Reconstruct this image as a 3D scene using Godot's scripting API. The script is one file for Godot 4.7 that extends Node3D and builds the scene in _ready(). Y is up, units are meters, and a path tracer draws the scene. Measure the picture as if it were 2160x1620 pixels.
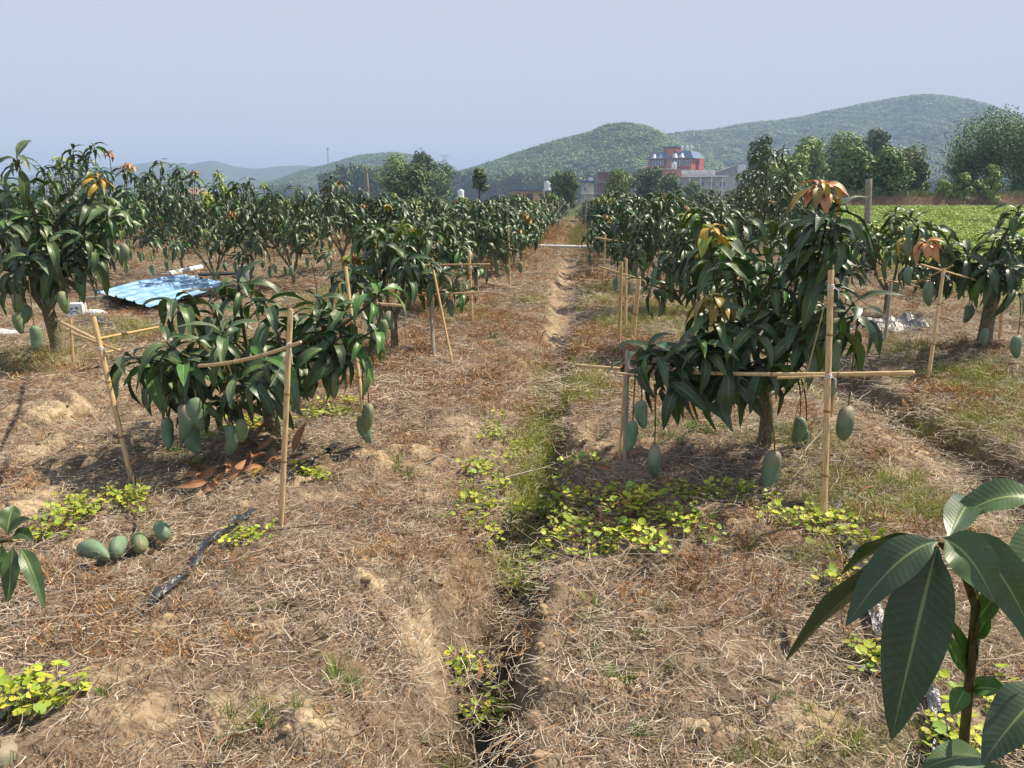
extends Node3D
# A young mango orchard on raised beds, bamboo stakes, dry litter and weeds on sandy soil,
# a green vine field, a village and wooded hills in haze. Units are metres; rows run along -Z.

var M := {}
var USED := {}
var R := RandomNumberGenerator.new()
var n1 := FastNoiseLite.new()
var n2 := FastNoiseLite.new()
var n3 := FastNoiseLite.new()
var LEAF := []            # leaf shapes: [near variants, far variants]
var FRUIT := []
var UNIT := BoxMesh.new()
var SEEN := []            # bases of the trees, for mounds
const FURROWS := [[-0.18, 0.27, 0.27], [2.3, 0.26, 0.34], [-3.25, 0.12, 0.26], [5.2, 0.12, 0.26], [-6.1, 0.12, 0.26], [-8.95, 0.12, 0.26], [-11.8, 0.12, 0.26]]
const ORD := ["first", "second", "third", "fourth", "fifth", "sixth", "seventh", "eighth", "ninth", "tenth", "eleventh", "twelfth", "thirteenth", "fourteenth", "fifteenth", "sixteenth", "seventeenth", "eighteenth", "nineteenth", "twentieth", "twenty-first", "twenty-second", "twenty-third", "twenty-fourth"]

# ------------------------------------------------------------------ mesh building
class MB:
	var v := PackedVector3Array()
	var n := PackedVector3Array()
	var uv := PackedVector2Array()
	var c := PackedColorArray()
	var i := PackedInt32Array()

	func add(p: Vector3, t: Vector2, col: Color) -> int:
		v.append(p); uv.append(t); c.append(col)
		return v.size() - 1

	func quad(a: int, b: int, d: int, e: int) -> void:
		i.append_array(PackedInt32Array([a, b, d, a, d, e]))

	func normals() -> void:
		n.resize(v.size())
		n.fill(Vector3.ZERO)
		for k in range(0, i.size(), 3):
			var a := i[k]
			var b := i[k + 1]
			var d := i[k + 2]
			var f := (v[d] - v[a]).cross(v[b] - v[a])
			n[a] += f; n[b] += f; n[d] += f
		for k in n.size():
			n[k] = n[k].normalized() if n[k].length_squared() > 1e-20 else Vector3.UP

	func mesh(mat: Material = null, into: ArrayMesh = null) -> ArrayMesh:
		if n.size() != v.size():
			normals()
		var m := into if into else ArrayMesh.new()
		var arr := []
		arr.resize(Mesh.ARRAY_MAX)
		arr[Mesh.ARRAY_VERTEX] = v
		arr[Mesh.ARRAY_NORMAL] = n
		arr[Mesh.ARRAY_TEX_UV] = uv
		arr[Mesh.ARRAY_COLOR] = c
		arr[Mesh.ARRAY_INDEX] = i
		m.add_surface_from_arrays(Mesh.PRIMITIVE_TRIANGLES, arr)
		if mat:
			m.surface_set_material(m.get_surface_count() - 1, mat)
		return m

	# a round tube along pts; radii per point
	func tube(pts: Array, radii: Array, sides: int, col: Color, caps := true) -> void:
		var u := Vector3.ZERO
		var first := v.size()
		var long := 0.0
		for k in pts.size():
			var t: Vector3 = (pts[mini(k + 1, pts.size() - 1)] - pts[maxi(k - 1, 0)]).normalized()
			if k == 0:
				u = (Vector3.RIGHT if absf(t.x) < 0.8 else Vector3.BACK).cross(t).normalized()
			else:
				long += pts[k].distance_to(pts[k - 1])
			u = (u - t * u.dot(t)).normalized()
			var w := t.cross(u)
			for s in sides + 1:
				var a := TAU * s / sides
				add(pts[k] + (u * cos(a) + w * sin(a)) * radii[k], Vector2(float(s) / sides, long), col)
		var row := sides + 1
		for k in pts.size() - 1:
			for s in sides:
				var a := first + k * row + s
				quad(a, a + row, a + row + 1, a + 1)
		if caps:
			for e in [0, pts.size() - 1]:
				var o := first + int(e) * row
				var mid := add(pts[e], Vector2(0.5, 0.5), col)
				for s in sides:
					if e == 0:
						i.append_array(PackedInt32Array([mid, o + s, o + s + 1]))
					else:
						i.append_array(PackedInt32Array([mid, o + s + 1, o + s]))

	# a thin flat strand
	func ribbon(pts: Array, w0: float, w1: float, side: Vector3, col: Color) -> void:
		var last := -1
		for k in pts.size():
			var f := float(k) / (pts.size() - 1)
			var w := lerpf(w0, w1, f) * 0.5
			var a := add(pts[k] - side * w, Vector2(0, f), col)
			add(pts[k] + side * w, Vector2(1, f), col)
			if last >= 0:
				quad(last, last + 1, a + 1, a)
			last = a

	func box(at: Vector3, size: Vector3, col := Color.WHITE) -> void:
		for ax in 3:
			for sg in [-1.0, 1.0]:
				var nn := Vector3.ZERO
				nn[ax] = sg
				var p := Vector3.ZERO
				p[(ax + 1) % 3] = 1.0
				var q := nn.cross(p)
				var h := size * 0.5
				var o := v.size()
				for cc in [[-1, -1], [1, -1], [1, 1], [-1, 1]]:
					add(at + (nn + p * cc[0] + q * cc[1]) * h, Vector2(cc[0] * 0.5 + 0.5, cc[1] * 0.5 + 0.5), col)
				quad(o, o + 3, o + 2, o + 1)

func numbered(called: String) -> String:
	if not USED.has(called):
		USED[called] = 0
		return called
	USED[called] += 1
	return "%s_%03d" % [called, USED[called]]

func tag(o: Node, label: String, category: String, group := "", kind := "") -> void:
	if label: o.set_meta("label", label)
	if category: o.set_meta("category", category)
	if group: o.set_meta("group", group)
	if kind: o.set_meta("kind", kind)

func thing(called: String, label: String, category: String, at := Vector3.ZERO, group := "", kind := "") -> Node3D:
	var o := Node3D.new()
	o.name = numbered(called)
	add_child(o)
	o.position = at
	tag(o, label, category, group, kind)
	return o

func part(called: String, mesh: Mesh, mat: Material, parent: Node, xf := Transform3D.IDENTITY) -> MeshInstance3D:
	var o := MeshInstance3D.new()
	o.name = called
	o.mesh = mesh
	if mat: o.material_override = mat
	parent.add_child(o, true)
	o.transform = xf
	return o

func block(called: String, at: Vector3, size: Vector3, mat: Material, parent: Node, turn := 0.0) -> MeshInstance3D:
	return part(called, UNIT, mat, parent, Transform3D(Basis(Vector3.UP, turn) * Basis.from_scale(size), at))

func rr(a: float, b: float) -> float:
	return R.randf_range(a, b)

func lin(r: float, g: float, b: float) -> Color:
	return Color(r, g, b).linear_to_srgb()

func bez(a: Vector3, b: Vector3, c: Vector3, n: int) -> Array:
	var out := []
	for k in n + 1:
		var t := float(k) / n
		out.append(a.lerp(b, t).lerp(b.lerp(c, t), t))
	return out

func tapered(n: int, r0: float, r1: float) -> Array:
	var out := []
	for k in n + 1:
		out.append(lerpf(r0, r1, float(k) / n))
	return out

# ------------------------------------------------------------------ the lie of the land
func gy(x: float, z: float) -> float:
	var d := -z
	var h := 0.0
	if d < 75.0 and x > -40.0 and x < 12.0:
		var wob := n1.get_noise_2d(17.0, z * 0.5) * 0.07 + n1.get_noise_2d(91.0, z * 1.7) * 0.04
		for f in FURROWS:
			var u: float = (x - f[0] - wob + (0.1 * smoothstep(3.6, 1.5, d) if f[0] > -0.5 and f[0] < 0.0 else 0.0)) / f[2]
			if u > 0.0 and d < 9.0: u *= 2.6
			if absf(u) < 3.0:
				h -= f[1] * exp(-u * u * absf(u))
	var near := clampf(1.0 - (d - 14.0) / 30.0, 0.15, 1.0)
	h += (n1.get_noise_2d(x * 0.8, z * 0.8) * 0.09 + n2.get_noise_2d(x, z) * 0.05) * near
	if d < 16.0:
		h += n3.get_noise_2d(x, z) * 0.028 + 0.045 * sandy(x, z)
		for b in SEEN:
			var q: float = (x - b.x) * (x - b.x) + (z - b.z) * (z - b.z)
			if q < 0.6:
				h += 0.06 * exp(-q * 7.0)
	if x > 4.5 and d > 6.0:
		h += 0.95 * smoothstep(8.0, 48.0, d) * smoothstep(4.5, 9.0, x)
	return h

func on_ground(p: Vector3) -> Vector3:
	return Vector3(p.x, gy(p.x, p.z), p.z)

func patch(list: Array, x: float, z: float) -> float:
	var m := 0.0
	for p in list:
		var u: float = (x - p[0]) / p[2]
		var w: float = (z - p[1]) / p[3]
		var q := u * u + w * w
		if q < 6.0:
			m = maxf(m, exp(-q))
	return m

# bare sandy spots, looked up by half-metre cells
var CELLS := {}
func sandy(x: float, z: float) -> float:
	if CELLS.is_empty():
		for p in SANDY:
			var rx: float = p[2] * 2.5
			var rz: float = p[3] * 2.5
			for a in range(floori((p[0] - rx) * 2.0), floori((p[0] + rx) * 2.0) + 1):
				for b in range(floori((p[1] - rz) * 2.0), floori((p[1] + rz) * 2.0) + 1):
					var key := Vector2i(a, b)
					if not CELLS.has(key): CELLS[key] = []
					CELLS[key].append(p)
	var own = CELLS.get(Vector2i(floori(x * 2.0), floori(z * 2.0)))
	return patch(own, x, z) * clampf(0.62 + n2.get_noise_2d(x * 3.2 - 40.0, z * 3.2) * 2.4, 0.0, 1.0) if own != null else 0.0

# places of what grows or lies on the ground: x, z, half width, half length
var SANDY := [[-3.34, -4.68, 0.5, 0.5], [-3.14, -3.99, 0.5, 0.35], [-2.52, -3.25, 0.3, 0.16], [-2.52, -3.08, 0.3, 0.14], [-3.66, -5.61, 0.6, 0.5], [-1.10, -3.87, 0.28, 0.22], [-0.97, -4.13, 0.25, 0.25], [-1.08, -3.46, 0.2, 0.12], [-0.60, -4.43, 0.25, 0.25], [0.11, -4.35, 0.3, 0.35], [-0.04, -2.65, 0.1, 0.12], [-0.08, -2.32, 0.12, 0.14], [-0.71, -2.56, 0.17, 0.1], [-0.66, -1.76, 0.12, 0.09], [-0.06, -1.73, 0.12, 0.09], [-1.00, -1.74, 0.1, 0.1], [0.13, -2.10, 0.1, 0.1], [1.77, -4.11, 0.3, 0.35], [2.01, -4.33, 0.3, 0.4], [-0.71, -2.86, 0.14, 0.08], [-0.06, -2.03, 0.09, 0.1], [0.64, -1.96, 0.16, 0.09], [-0.95, -2.25, 0.14, 0.08], [-1.38, -2.24, 0.1, 0.06]]
var RUSTY := [[-1.53, -7.70, 0.9, 1.1], [-0.75, -5.55, 0.7, 0.7], [-0.73, -8.69, 0.6, 1.2], [-1.49, -5.08, 0.4, 0.35], [0.35, -7.34, 0.4, 1], [0.43, -5.37, 0.4, 0.5], [0.13, -8.43, 0.35, 1], [-0.65, -2.84, 0.35, 0.16], [0.51, -2.63, 0.4, 0.2], [0.84, -3.15, 0.3, 0.18], [-0.91, -2.74, 0.3, 0.12], [-2.01, -2.45, 0.3, 0.12], [1.33, -3.19, 0.3, 0.2], [0.72, -5.02, 0.3, 0.4], [1.54, -5.09, 0.3, 0.4], [2.26, -4.92, 0.4, 0.5], [-1.40, -2.15, 0.3, 0.12], [0.95, -2.66, 0.25, 0.14], [-2.11, -10.69, 0.8, 1.5], [-1.75, -6.30, 0.5, 0.6], [2.86, -5.44, 0.5, 0.6], [-1.41, -29.64, 0.8, 8], [-1.97, -20.43, 0.9, 4], [0.12, -15.21, 0.4, 2], [-2.73, -17.27, 1.2, 3], [-1.54, -43.30, 0.8, 9]]
var LIME := [[-0.26, -4.94, 0.14, 0.6], [-0.24, -4.15, 0.15, 0.25], [-0.19, -7.06, 0.2, 0.7], [-0.25, -3.50, 0.14, 0.12], [1.37, -9.61, 0.8, 1.2], [0.62, -8.80, 0.5, 0.9], [1.68, -7.97, 0.6, 0.9], [0.14, -5.77, 0.25, 0.5], [1.45, -3.41, 0.35, 0.3], [1.34, -3.57, 0.3, 0.25], [3.32, -6.36, 0.5, 0.5], [2.74, -4.96, 0.5, 0.5], [1.31, -4.28, 0.22, 0.3], [0.17, -12.03, 0.5, 1.2], [1.67, -6.23, 0.35, 0.5], [-4.84, -8.34, 0.6, 0.5], [-4.14, -8.07, 0.5, 0.4], [-4.79, -6.24, 0.6, 0.5], [3.12, -7.57, 0.4, 0.5], [2.10, -5.64, 0.3, 0.4], [-4.94, -7.85, 0.5, 0.5], [0.98, -2.94, 0.25, 0.12], [0.54, -1.78, 0.2, 0.06], [0.84, -1.86, 0.2, 0.08], [-3.44, -10.57, 0.7, 1.2], [-3.07, -12.42, 0.8, 1.5], [0.07, -31.77, 0.35, 6], [-0.02, -41.90, 0.35, 9], [-0.67, -11.35, 0.35, 0.5], [-1.53, -9.57, 0.5, 0.6], [0.54, -12.06, 0.4, 1.2]]
var DARKGREEN := [[-2.02, -3.80, 0.25, 0.13], [-2.38, -4.01, 0.2, 0.13], [0.67, -4.44, 0.3, 0.18], [1.32, -4.41, 0.15, 0.18], [0.73, -3.40, 0.1, 0.09], [0.33, -2.54, 0.06, 0.05], [0.19, -2.15, 0.07, 0.05], [0.18, -2.28, 0.06, 0.05], [0.06, -2.49, 0.06, 0.04], [-0.84, -1.79, 0.09, 0.05], [-0.88, -1.71, 0.09, 0.05], [-0.70, -1.97, 0.06, 0.04], [-0.82, -3.78, 0.1, 0.08], [-0.94, -3.77, 0.1, 0.08], [0.63, -2.00, 0.07, 0.04], [0.22, -1.86, 0.05, 0.03], [-0.34, -2.01, 0.09, 0.05], [-1.07, -2.36, 0.05, 0.03], [-0.37, -1.72, 0.06, 0.04], [-1.32, -1.84, 0.08, 0.05], [-0.26, -3.69, 0.08, 0.1]]
var PENNY := [[-0.44, -3.41, 0.12, 0.14], [-0.52, -3.57, 0.1, 0.12], [-0.44, -3.97, 0.12, 0.16], [-0.12, -3.17, 0.14, 0.13], [-0.06, -3.45, 0.14, 0.12], [0.18, -3.41, 0.18, 0.1], [0.36, -3.43, 0.18, 0.1], [0.57, -3.52, 0.17, 0.1], [0.75, -3.51, 0.12, 0.08], [0.27, -3.10, 0.2, 0.08], [0.09, -3.04, 0.13, 0.07], [0.49, -3.22, 0.12, 0.06], [-0.45, -4.59, 0.14, 0.22], [-0.05, -3.85, 0.12, 0.12], [-0.27, -2.26, 0.07, 0.035], [-0.33, -2.50, 0.08, 0.05], [-2.26, -3.10, 0.2, 0.12], [-2.05, -3.16, 0.1, 0.06], [-2.23, -2.89, 0.13, 0.07], [-1.59, -1.79, 0.05, 0.03], [-1.48, -1.78, 0.03, 0.02], [1.12, -2.99, 0.11, 0.07], [1.10, -2.71, 0.1, 0.06], [1.13, -3.18, 0.08, 0.06], [1.23, -2.03, 0.13, 0.06], [1.19, -1.89, 0.1, 0.05], [-1.37, -3.67, 0.05, 0.04], [-1.65, -4.94, 0.14, 0.14], [-2.01, -4.67, 0.18, 0.16], [0.91, -3.26, 0.12, 0.05], [1.07, -3.27, 0.1, 0.06], [1.01, -1.87, 0.05, 0.03], [-1.34, -2.87, 0.05, 0.03], [0.98, -2.24, 0.07, 0.03]]

var PILE := [[1.08, -3.94, 0.28, 0.16], [0.84, -4.00, 0.22, 0.14], [1.18, -3.81, 0.2, 0.12], [-1.80, -2.49, 0.16, 0.07], [-1.84, -2.39, 0.14, 0.06], [3.83, -8.74, 0.5, 0.5], [0.57, -2.37, 0.15, 0.07], [3.37, -7.13, 0.4, 0.3]]

var DITCH := [[-0.22, -4.5, 0.1, 0.45], [-0.24, -3.75, 0.1, 0.25], [-0.25, -3.2, 0.08, 0.1], [-0.22, -6.0, 0.12, 0.7], [-0.22, -5.2, 0.1, 0.4]] + [[0.06, -5.47, 0.2, 0.3], [2.30, -8.94, 0.4, 0.4], [2.48, -5.28, 0.35, 0.3], [3.14, -5.87, 0.35, 0.3], [1.39, -3.35, 0.22, 0.14], [1.38, -3.70, 0.2, 0.16], [3.24, -6.36, 0.3, 0.3], [-0.81, -11.34, 0.2, 0.3]]
var CLEAR := [[-1.88, -2.65, 0.13], [-1.83, -2.74, 0.1], [-1.78, -2.79, 0.1], [-1.72, -2.86, 0.1], [-1.47, -2.34, 0.04], [-1.47, -2.42, 0.04], [-1.45, -2.51, 0.04], [-1.46, -2.56, 0.04], [-1.46, -2.63, 0.04], [-1.48, -2.71, 0.04], [-1.50, -2.78, 0.04], [-1.49, -2.85, 0.04], [-1.49, -2.92, 0.05], [-1.48, -2.98, 0.05], [-1.46, -3.03, 0.05], [-1.44, -3.08, 0.05], [-1.41, -3.12, 0.05], [-1.35, -3.93, 0.06], [-1.35, -4.04, 0.06], [-1.35, -4.18, 0.06], [-1.39, -3.66, 0.05], [1.17, -3.28, 0.05], [1.13, -3.08, 0.05], [1.10, -2.87, 0.05], [1.04, -2.50, 0.05], [1.02, -1.99, 0.05], [0.99, -1.87, 0.05]]

func soil_color(x: float, z: float) -> Color:
	var d := -z
	var sand := Color(0.53, 0.42, 0.29)
	var mulch := Color(0.19, 0.15, 0.112)
	var rust := Color(0.26, 0.135, 0.065)
	var grass := Color(0.115, 0.15, 0.04)
	var s := clampf(sandy(x, z) * 1.2 + n2.get_noise_2d(x * 0.7 + 50.0, z * 0.7) * 0.9 + n2.get_noise_2d(x * 2.4 + 9.0, z * 2.4) * 0.9 - 0.22, 0.0, 1.0)
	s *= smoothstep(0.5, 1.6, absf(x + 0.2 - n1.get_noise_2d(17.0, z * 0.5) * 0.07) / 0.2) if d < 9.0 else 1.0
	var col := mulch.lerp(sand, 0.12 + 0.88 * s)
	if d > 9.0 and absf(x + 0.2 - n1.get_noise_2d(17.0, z * 0.5) * 0.07) < 0.2 + n2.get_noise_2d(x * 3.0, z) * 0.16 and d < 24.0:
		return sand.lerp(mulch, 0.25)
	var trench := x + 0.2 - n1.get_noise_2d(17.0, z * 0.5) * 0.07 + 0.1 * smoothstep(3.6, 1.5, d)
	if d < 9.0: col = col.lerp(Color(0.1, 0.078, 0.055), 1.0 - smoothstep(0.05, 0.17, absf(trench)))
	var r := clampf(patch(RUSTY, x, z) * 0.8 + n2.get_noise_2d(x * 0.5 + 200.0, z * 0.5) * 0.9, 0.0, 0.75)
	var far := smoothstep(7.0, 22.0, d)
	col = col.lerp(rust, r * (0.45 + 0.4 * far))
	var g := clampf(patch(LIME, x, z) + n2.get_noise_2d(x * 0.45 - 80.0, z * 0.45) * 1.1 * far - 0.1, 0.0, 0.8)
	col = col.lerp(grass, g * (0.5 + 0.35 * far))
	if x > 5.0 and d > 6.0:
		col = col.lerp(Color(0.22, 0.3, 0.06), smoothstep(5.0, 8.0, x) * smoothstep(6.0, 13.0, d) * smoothstep(-0.6, 0.1, n2.get_noise_2d(x * 0.2, z * 0.2)))
	if d > 66.0:
		col = col.lerp(Color(0.1, 0.13, 0.045), smoothstep(66.0, 90.0, d))
	return col

func make_ground() -> void:
	var ds := []
	var d := -5.0
	while d < 1.0:
		ds.append(d); d += 0.5
	d = 1.0
	while d < 9.0:
		ds.append(d); d += 0.016 + d * 0.0035
	while d < 70.0:
		ds.append(d); d *= 1.013
	while d < 9000.0:
		ds.append(d); d *= 1.09
	var cols := 460
	var mb := MB.new()
	for q in ds:
		var half: float = 2.6 + 0.95 * maxf(q, 0.0) + maxf(q - 60.0, 0.0) * 0.5
		var mid: float = -0.084 * maxf(q, 0.0)
		for k in cols + 1:
			var x := mid + half * (2.0 * k / cols - 1.0)
			var z: float = -q
			var y := gy(x, z) if q < 80.0 else (0.95 * smoothstep(4.5, 9.0, x) if x > 4.5 else 0.0)
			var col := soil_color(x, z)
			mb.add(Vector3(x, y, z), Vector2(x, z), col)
	var row := cols + 1
	for a in ds.size() - 1:
		for k in cols:
			var o := a * row + k
			mb.quad(o, o + row, o + row + 1, o + 1)
	mb.normals()
	if mb.n[row * 40 + 200].y < 0.0:
		push_error("ground upside down")
	var g := part("ground", mb.mesh(), M.soil, self)
	tag(g, "sandy orchard soil in raised beds with furrows between the tree rows", "ground", "", "structure")

# ------------------------------------------------------------------ textures and materials
func noise_tex(size: int, freq: float, oct: int, ramp: Array, normal := false, strength := 8.0, kind := FastNoiseLite.TYPE_SIMPLEX_SMOOTH, sd := 3) -> Texture2D:
	var f := FastNoiseLite.new()
	f.noise_type = kind
	f.frequency = freq
	f.fractal_octaves = oct
	f.seed = sd
	var im := f.get_seamless_image(size, size)
	if normal:
		im.convert(Image.FORMAT_RGBA8)
		im.bump_map_to_normal_map(strength)
		return ImageTexture.create_from_image(im)
	var g := Gradient.new()
	g.offsets = PackedFloat32Array(ramp.map(func(e): return e[0]))
	g.colors = PackedColorArray(ramp.map(func(e): return e[1]))
	var out := Image.create(size, size, false, Image.FORMAT_RGB8)
	for y in size:
		for x in size:
			out.set_pixel(x, y, g.sample(im.get_pixel(x, y).r))
	return ImageTexture.create_from_image(out)

# a mango leaf blade: midrib and side veins, blotches
func leaf_tex(blade: Color, rib: Color, blotch: Color, sd: int) -> ImageTexture:
	var w := 72
	var h := 288
	var im := Image.create(w, h, false, Image.FORMAT_RGB8)
	for y in h:
		for x in w:
			var u := absf((x + 0.5) / w - 0.5) * 2.0
			var v := (y + 0.5) / h
			var c := blade.lerp(blotch, clampf(n2.get_noise_2d(x * 0.9 + sd * 77.0, y * 0.35) * 0.9 + 0.12, 0.0, 0.6))
			var f := fposmod(v * 17.0 - u * 1.6 + n2.get_noise_2d(y * 0.02 + sd * 31.0, 5.0) * 1.6, 1.0)
			var vein := 1.0 - smoothstep(0.0, 0.09, minf(f, 1.0 - f))
			c = c.lerp(rib, vein * 0.2)
			var mid := 1.0 - smoothstep(0.035, 0.085, u / (1.15 - v * 0.75))
			c = c.lerp(rib, mid * 0.85)
			var spot := n3.get_noise_2d(x * 0.06 + sd * 13.0, y * 0.06)
			if spot > 0.52: c = c.lerp(Color8(96, 84, 52), 0.75)
			im.set_pixel(x, y, c)
	return ImageTexture.create_from_image(im)

func leaf_bump() -> ImageTexture:
	var w := 72
	var h := 288
	var im := Image.create(w, h, false, Image.FORMAT_RGBA8)
	for y in h:
		for x in w:
			var u := absf((x + 0.5) / w - 0.5) * 2.0
			var v := (y + 0.5) / h
			var f := fposmod(v * 19.0 - u * 1.6, 1.0)
			var q := sin(f * PI) * 0.5 * smoothstep(0.02, 0.2, u) + n3.get_noise_2d(x * 0.8, y * 0.8) * 0.08
			q -= (1.0 - smoothstep(0.0, 0.1, u)) * 0.4
			im.set_pixel(x, y, Color(q + 0.4, q + 0.4, q + 0.4))
	im.bump_map_to_normal_map(2.2)
	return ImageTexture.create_from_image(im)

func std(col: Color, rough := 0.8, spec := 0.5) -> StandardMaterial3D:
	var m := StandardMaterial3D.new()
	m.albedo_color = col
	m.roughness = rough
	m.metallic_specular = spec
	return m

func make_materials() -> void:
	var bump := leaf_bump()
	var tints := {
		"dark": [Color8(50, 71, 44), Color8(134, 150, 90), Color8(64, 84, 50)],
		"mid": [Color8(66, 90, 50), Color8(148, 164, 92), Color8(80, 102, 56)],
		"dusty": [Color8(88, 104, 74), Color8(150, 160, 106), Color8(72, 92, 60)],
		"fresh": [Color8(66, 108, 44), Color8(158, 176, 86), Color8(84, 120, 46)],
		"lime": [Color8(120, 140, 40), Color8(196, 200, 96), Color8(150, 150, 44)],
		"yellow": [Color8(176, 142, 48), Color8(204, 176, 90), Color8(140, 124, 44)],
		"orange": [Color8(188, 132, 92), Color8(206, 160, 108), Color8(176, 130, 64)],
		"bronze": [Color8(138, 116, 52), Color8(176, 156, 84), Color8(110, 108, 50)],
		"brown": [Color8(148, 104, 72), Color8(168, 130, 96), Color8(116, 78, 52)],
	}
	var k := 0
	for t in tints:
		var m := std(Color.WHITE, 0.43, 0.5)
		m.albedo_texture = leaf_tex(tints[t][0], tints[t][1], tints[t][2], k)
		m.normal_enabled = true
		m.normal_texture = bump
		m.normal_scale = 0.28
		m.backlight_enabled = true
		m.backlight = Color(0.3, 0.42, 0.1)
		if t in ["lime", "yellow", "orange", "bronze"]:
			m.backlight = Color(0.5, 0.5, 0.42)
			m.roughness = 0.45
		if t == "brown":
			m.backlight_enabled = false
			m.roughness = 0.7
		M["leaf_" + t] = m
		k += 1
	var soil := std(Color.WHITE, 0.97, 0.2)
	soil.vertex_color_use_as_albedo = true
	soil.uv1_triplanar = true
	soil.uv1_world_triplanar = true
	soil.uv1_scale = Vector3(0.9, 0.9, 0.9)
	soil.albedo_texture = noise_tex(1024, 0.02, 6, [[0.0, Color8(150, 146, 142)], [0.45, Color8(214, 210, 204)], [0.7, Color8(246, 244, 240)], [1.0, Color8(255, 255, 252)]])
	soil.normal_enabled = true
	soil.normal_texture = noise_tex(1024, 0.045, 6, [], true, 14.0, FastNoiseLite.TYPE_SIMPLEX_SMOOTH, 9)
	soil.normal_scale = 0.8
	M.soil = soil
	# plants and litter: colours in the vertices, tinted per copy
	for e in [["straw", 0.85, Color(0.2, 0.2, 0.12)], ["weed", 0.55, Color(0.42, 0.5, 0.12)], ["wood_leaf", 0.6, Color(0.3, 0.4, 0.12)]]:
		var m := std(Color.WHITE, e[1], 0.4)
		m.vertex_color_use_as_albedo = true
		m.backlight_enabled = true
		m.backlight = e[2]
		M[e[0]] = m
	var cl := std(Color.WHITE, 0.97, 0.2)
	cl.vertex_color_use_as_albedo = true
	cl.uv1_triplanar = true
	cl.uv1_scale = Vector3(6, 6, 6)
	cl.albedo_texture = soil.albedo_texture
	cl.normal_enabled = true
	cl.normal_texture = soil.normal_texture
	M.clod = cl
	var bark := std(Color.WHITE, 0.9, 0.3)
	bark.vertex_color_use_as_albedo = true
	bark.uv1_triplanar = true
	bark.uv1_scale = Vector3(7, 3, 7)
	bark.albedo_texture = noise_tex(256, 0.03, 5, [[0.0, Color8(120, 112, 98)], [0.5, Color8(190, 186, 172)], [1.0, Color8(250, 248, 236)]], false, 0, FastNoiseLite.TYPE_SIMPLEX_SMOOTH, 21)
	bark.normal_enabled = true
	bark.normal_texture = noise_tex(256, 0.05, 5, [], true, 8.0, FastNoiseLite.TYPE_SIMPLEX_SMOOTH, 22)
	M.bark = bark
	var fruit := std(Color.WHITE, 0.6, 0.4)
	fruit.vertex_color_use_as_albedo = true
	fruit.uv1_triplanar = true
	fruit.uv1_scale = Vector3(9, 9, 9)
	fruit.albedo_texture = noise_tex(256, 0.03, 5, [[0.0, Color8(150, 150, 130)], [0.3, Color8(208, 212, 202)], [0.7, Color8(236, 240, 232)], [0.82, Color8(255, 255, 248)], [1.0, Color8(255, 255, 250)]], false, 0, FastNoiseLite.TYPE_SIMPLEX_SMOOTH, 31)
	M.fruit = fruit
	for e in [["bamboo", Color8(206, 176, 130), Color8(226, 202, 158), Color8(170, 134, 92)], ["oldbamboo", Color8(150, 142, 128), Color8(172, 164, 150), Color8(120, 112, 100)], ["twigwood", Color8(188, 158, 110), Color8(204, 178, 130), Color8(150, 118, 78)]]:
		var m := std(Color.WHITE, 0.55, 0.4)
		m.uv1_scale = Vector3(2, 2.4, 1)
		m.albedo_texture = noise_tex(128, 0.03, 4, [[0.0, e[3]], [0.45, e[1]], [1.0, e[2]]], false, 0, FastNoiseLite.TYPE_SIMPLEX_SMOOTH, 41)
		M[e[0]] = m
	M.ring = std(Color8(150, 112, 70), 0.8)
	M.tie = std(Color8(226, 228, 230), 0.5)
	var film := std(Color8(62, 66, 72), 0.42, 0.6)
	film.uv1_triplanar = true
	film.uv1_scale = Vector3(5, 5, 5)
	film.albedo_texture = noise_tex(256, 0.03, 5, [[0.0, Color8(120, 112, 100)], [0.4, Color8(200, 200, 200)], [1.0, Color8(255, 255, 255)]], false, 0, FastNoiseLite.TYPE_SIMPLEX_SMOOTH, 51)
	film.normal_enabled = true
	film.normal_texture = noise_tex(256, 0.02, 4, [], true, 10.0, FastNoiseLite.TYPE_SIMPLEX_SMOOTH, 52)
	M.film = film
	var blue := std(Color.WHITE, 0.45, 0.5)
	blue.uv1_triplanar = true
	blue.uv1_scale = Vector3(0.8, 0.8, 0.8)
	blue.albedo_texture = noise_tex(256, 0.012, 5, [[0.0, Color8(92, 132, 172)], [0.4, Color8(122, 164, 206)], [0.65, Color8(150, 184, 214)], [1.0, Color8(200, 208, 212)]], false, 0, FastNoiseLite.TYPE_SIMPLEX_SMOOTH, 61)
	M.bluesheet = blue
	M.white = std(Color8(226, 228, 228), 0.5)
	M.pvc = std(Color8(214, 216, 214), 0.5)
	M.red = std(Color8(206, 40, 52), 0.5)
	M.print = std(Color8(60, 120, 176), 0.6)
	M.black = std(Color8(40, 42, 46), 0.5)
	M.grey = std(Color8(134, 134, 130), 0.8)
	M.weathered = std(Color8(122, 116, 104), 0.9)
	for e in [["redwall", Color8(196, 100, 88), 71], ["cream", Color8(206, 190, 168), 72], ["whitewall", Color8(196, 196, 192), 73], ["concrete", Color8(150, 148, 142), 74], ["salmonwall", Color8(206, 140, 116), 75]]:
		var m := std(e[1], 0.85, 0.3)
		m.uv1_triplanar = true
		m.uv1_world_triplanar = true
		m.uv1_scale = Vector3(0.15, 0.15, 0.15)
		m.albedo_texture = noise_tex(128, 0.03, 5, [[0.0, Color8(190, 186, 182)], [0.5, Color8(236, 234, 232)], [1.0, Color8(255, 255, 255)]], false, 0, FastNoiseLite.TYPE_SIMPLEX_SMOOTH, e[2])
		M[e[0]] = m
	M.blueroof = std(Color8(88, 108, 140), 0.7)
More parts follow.
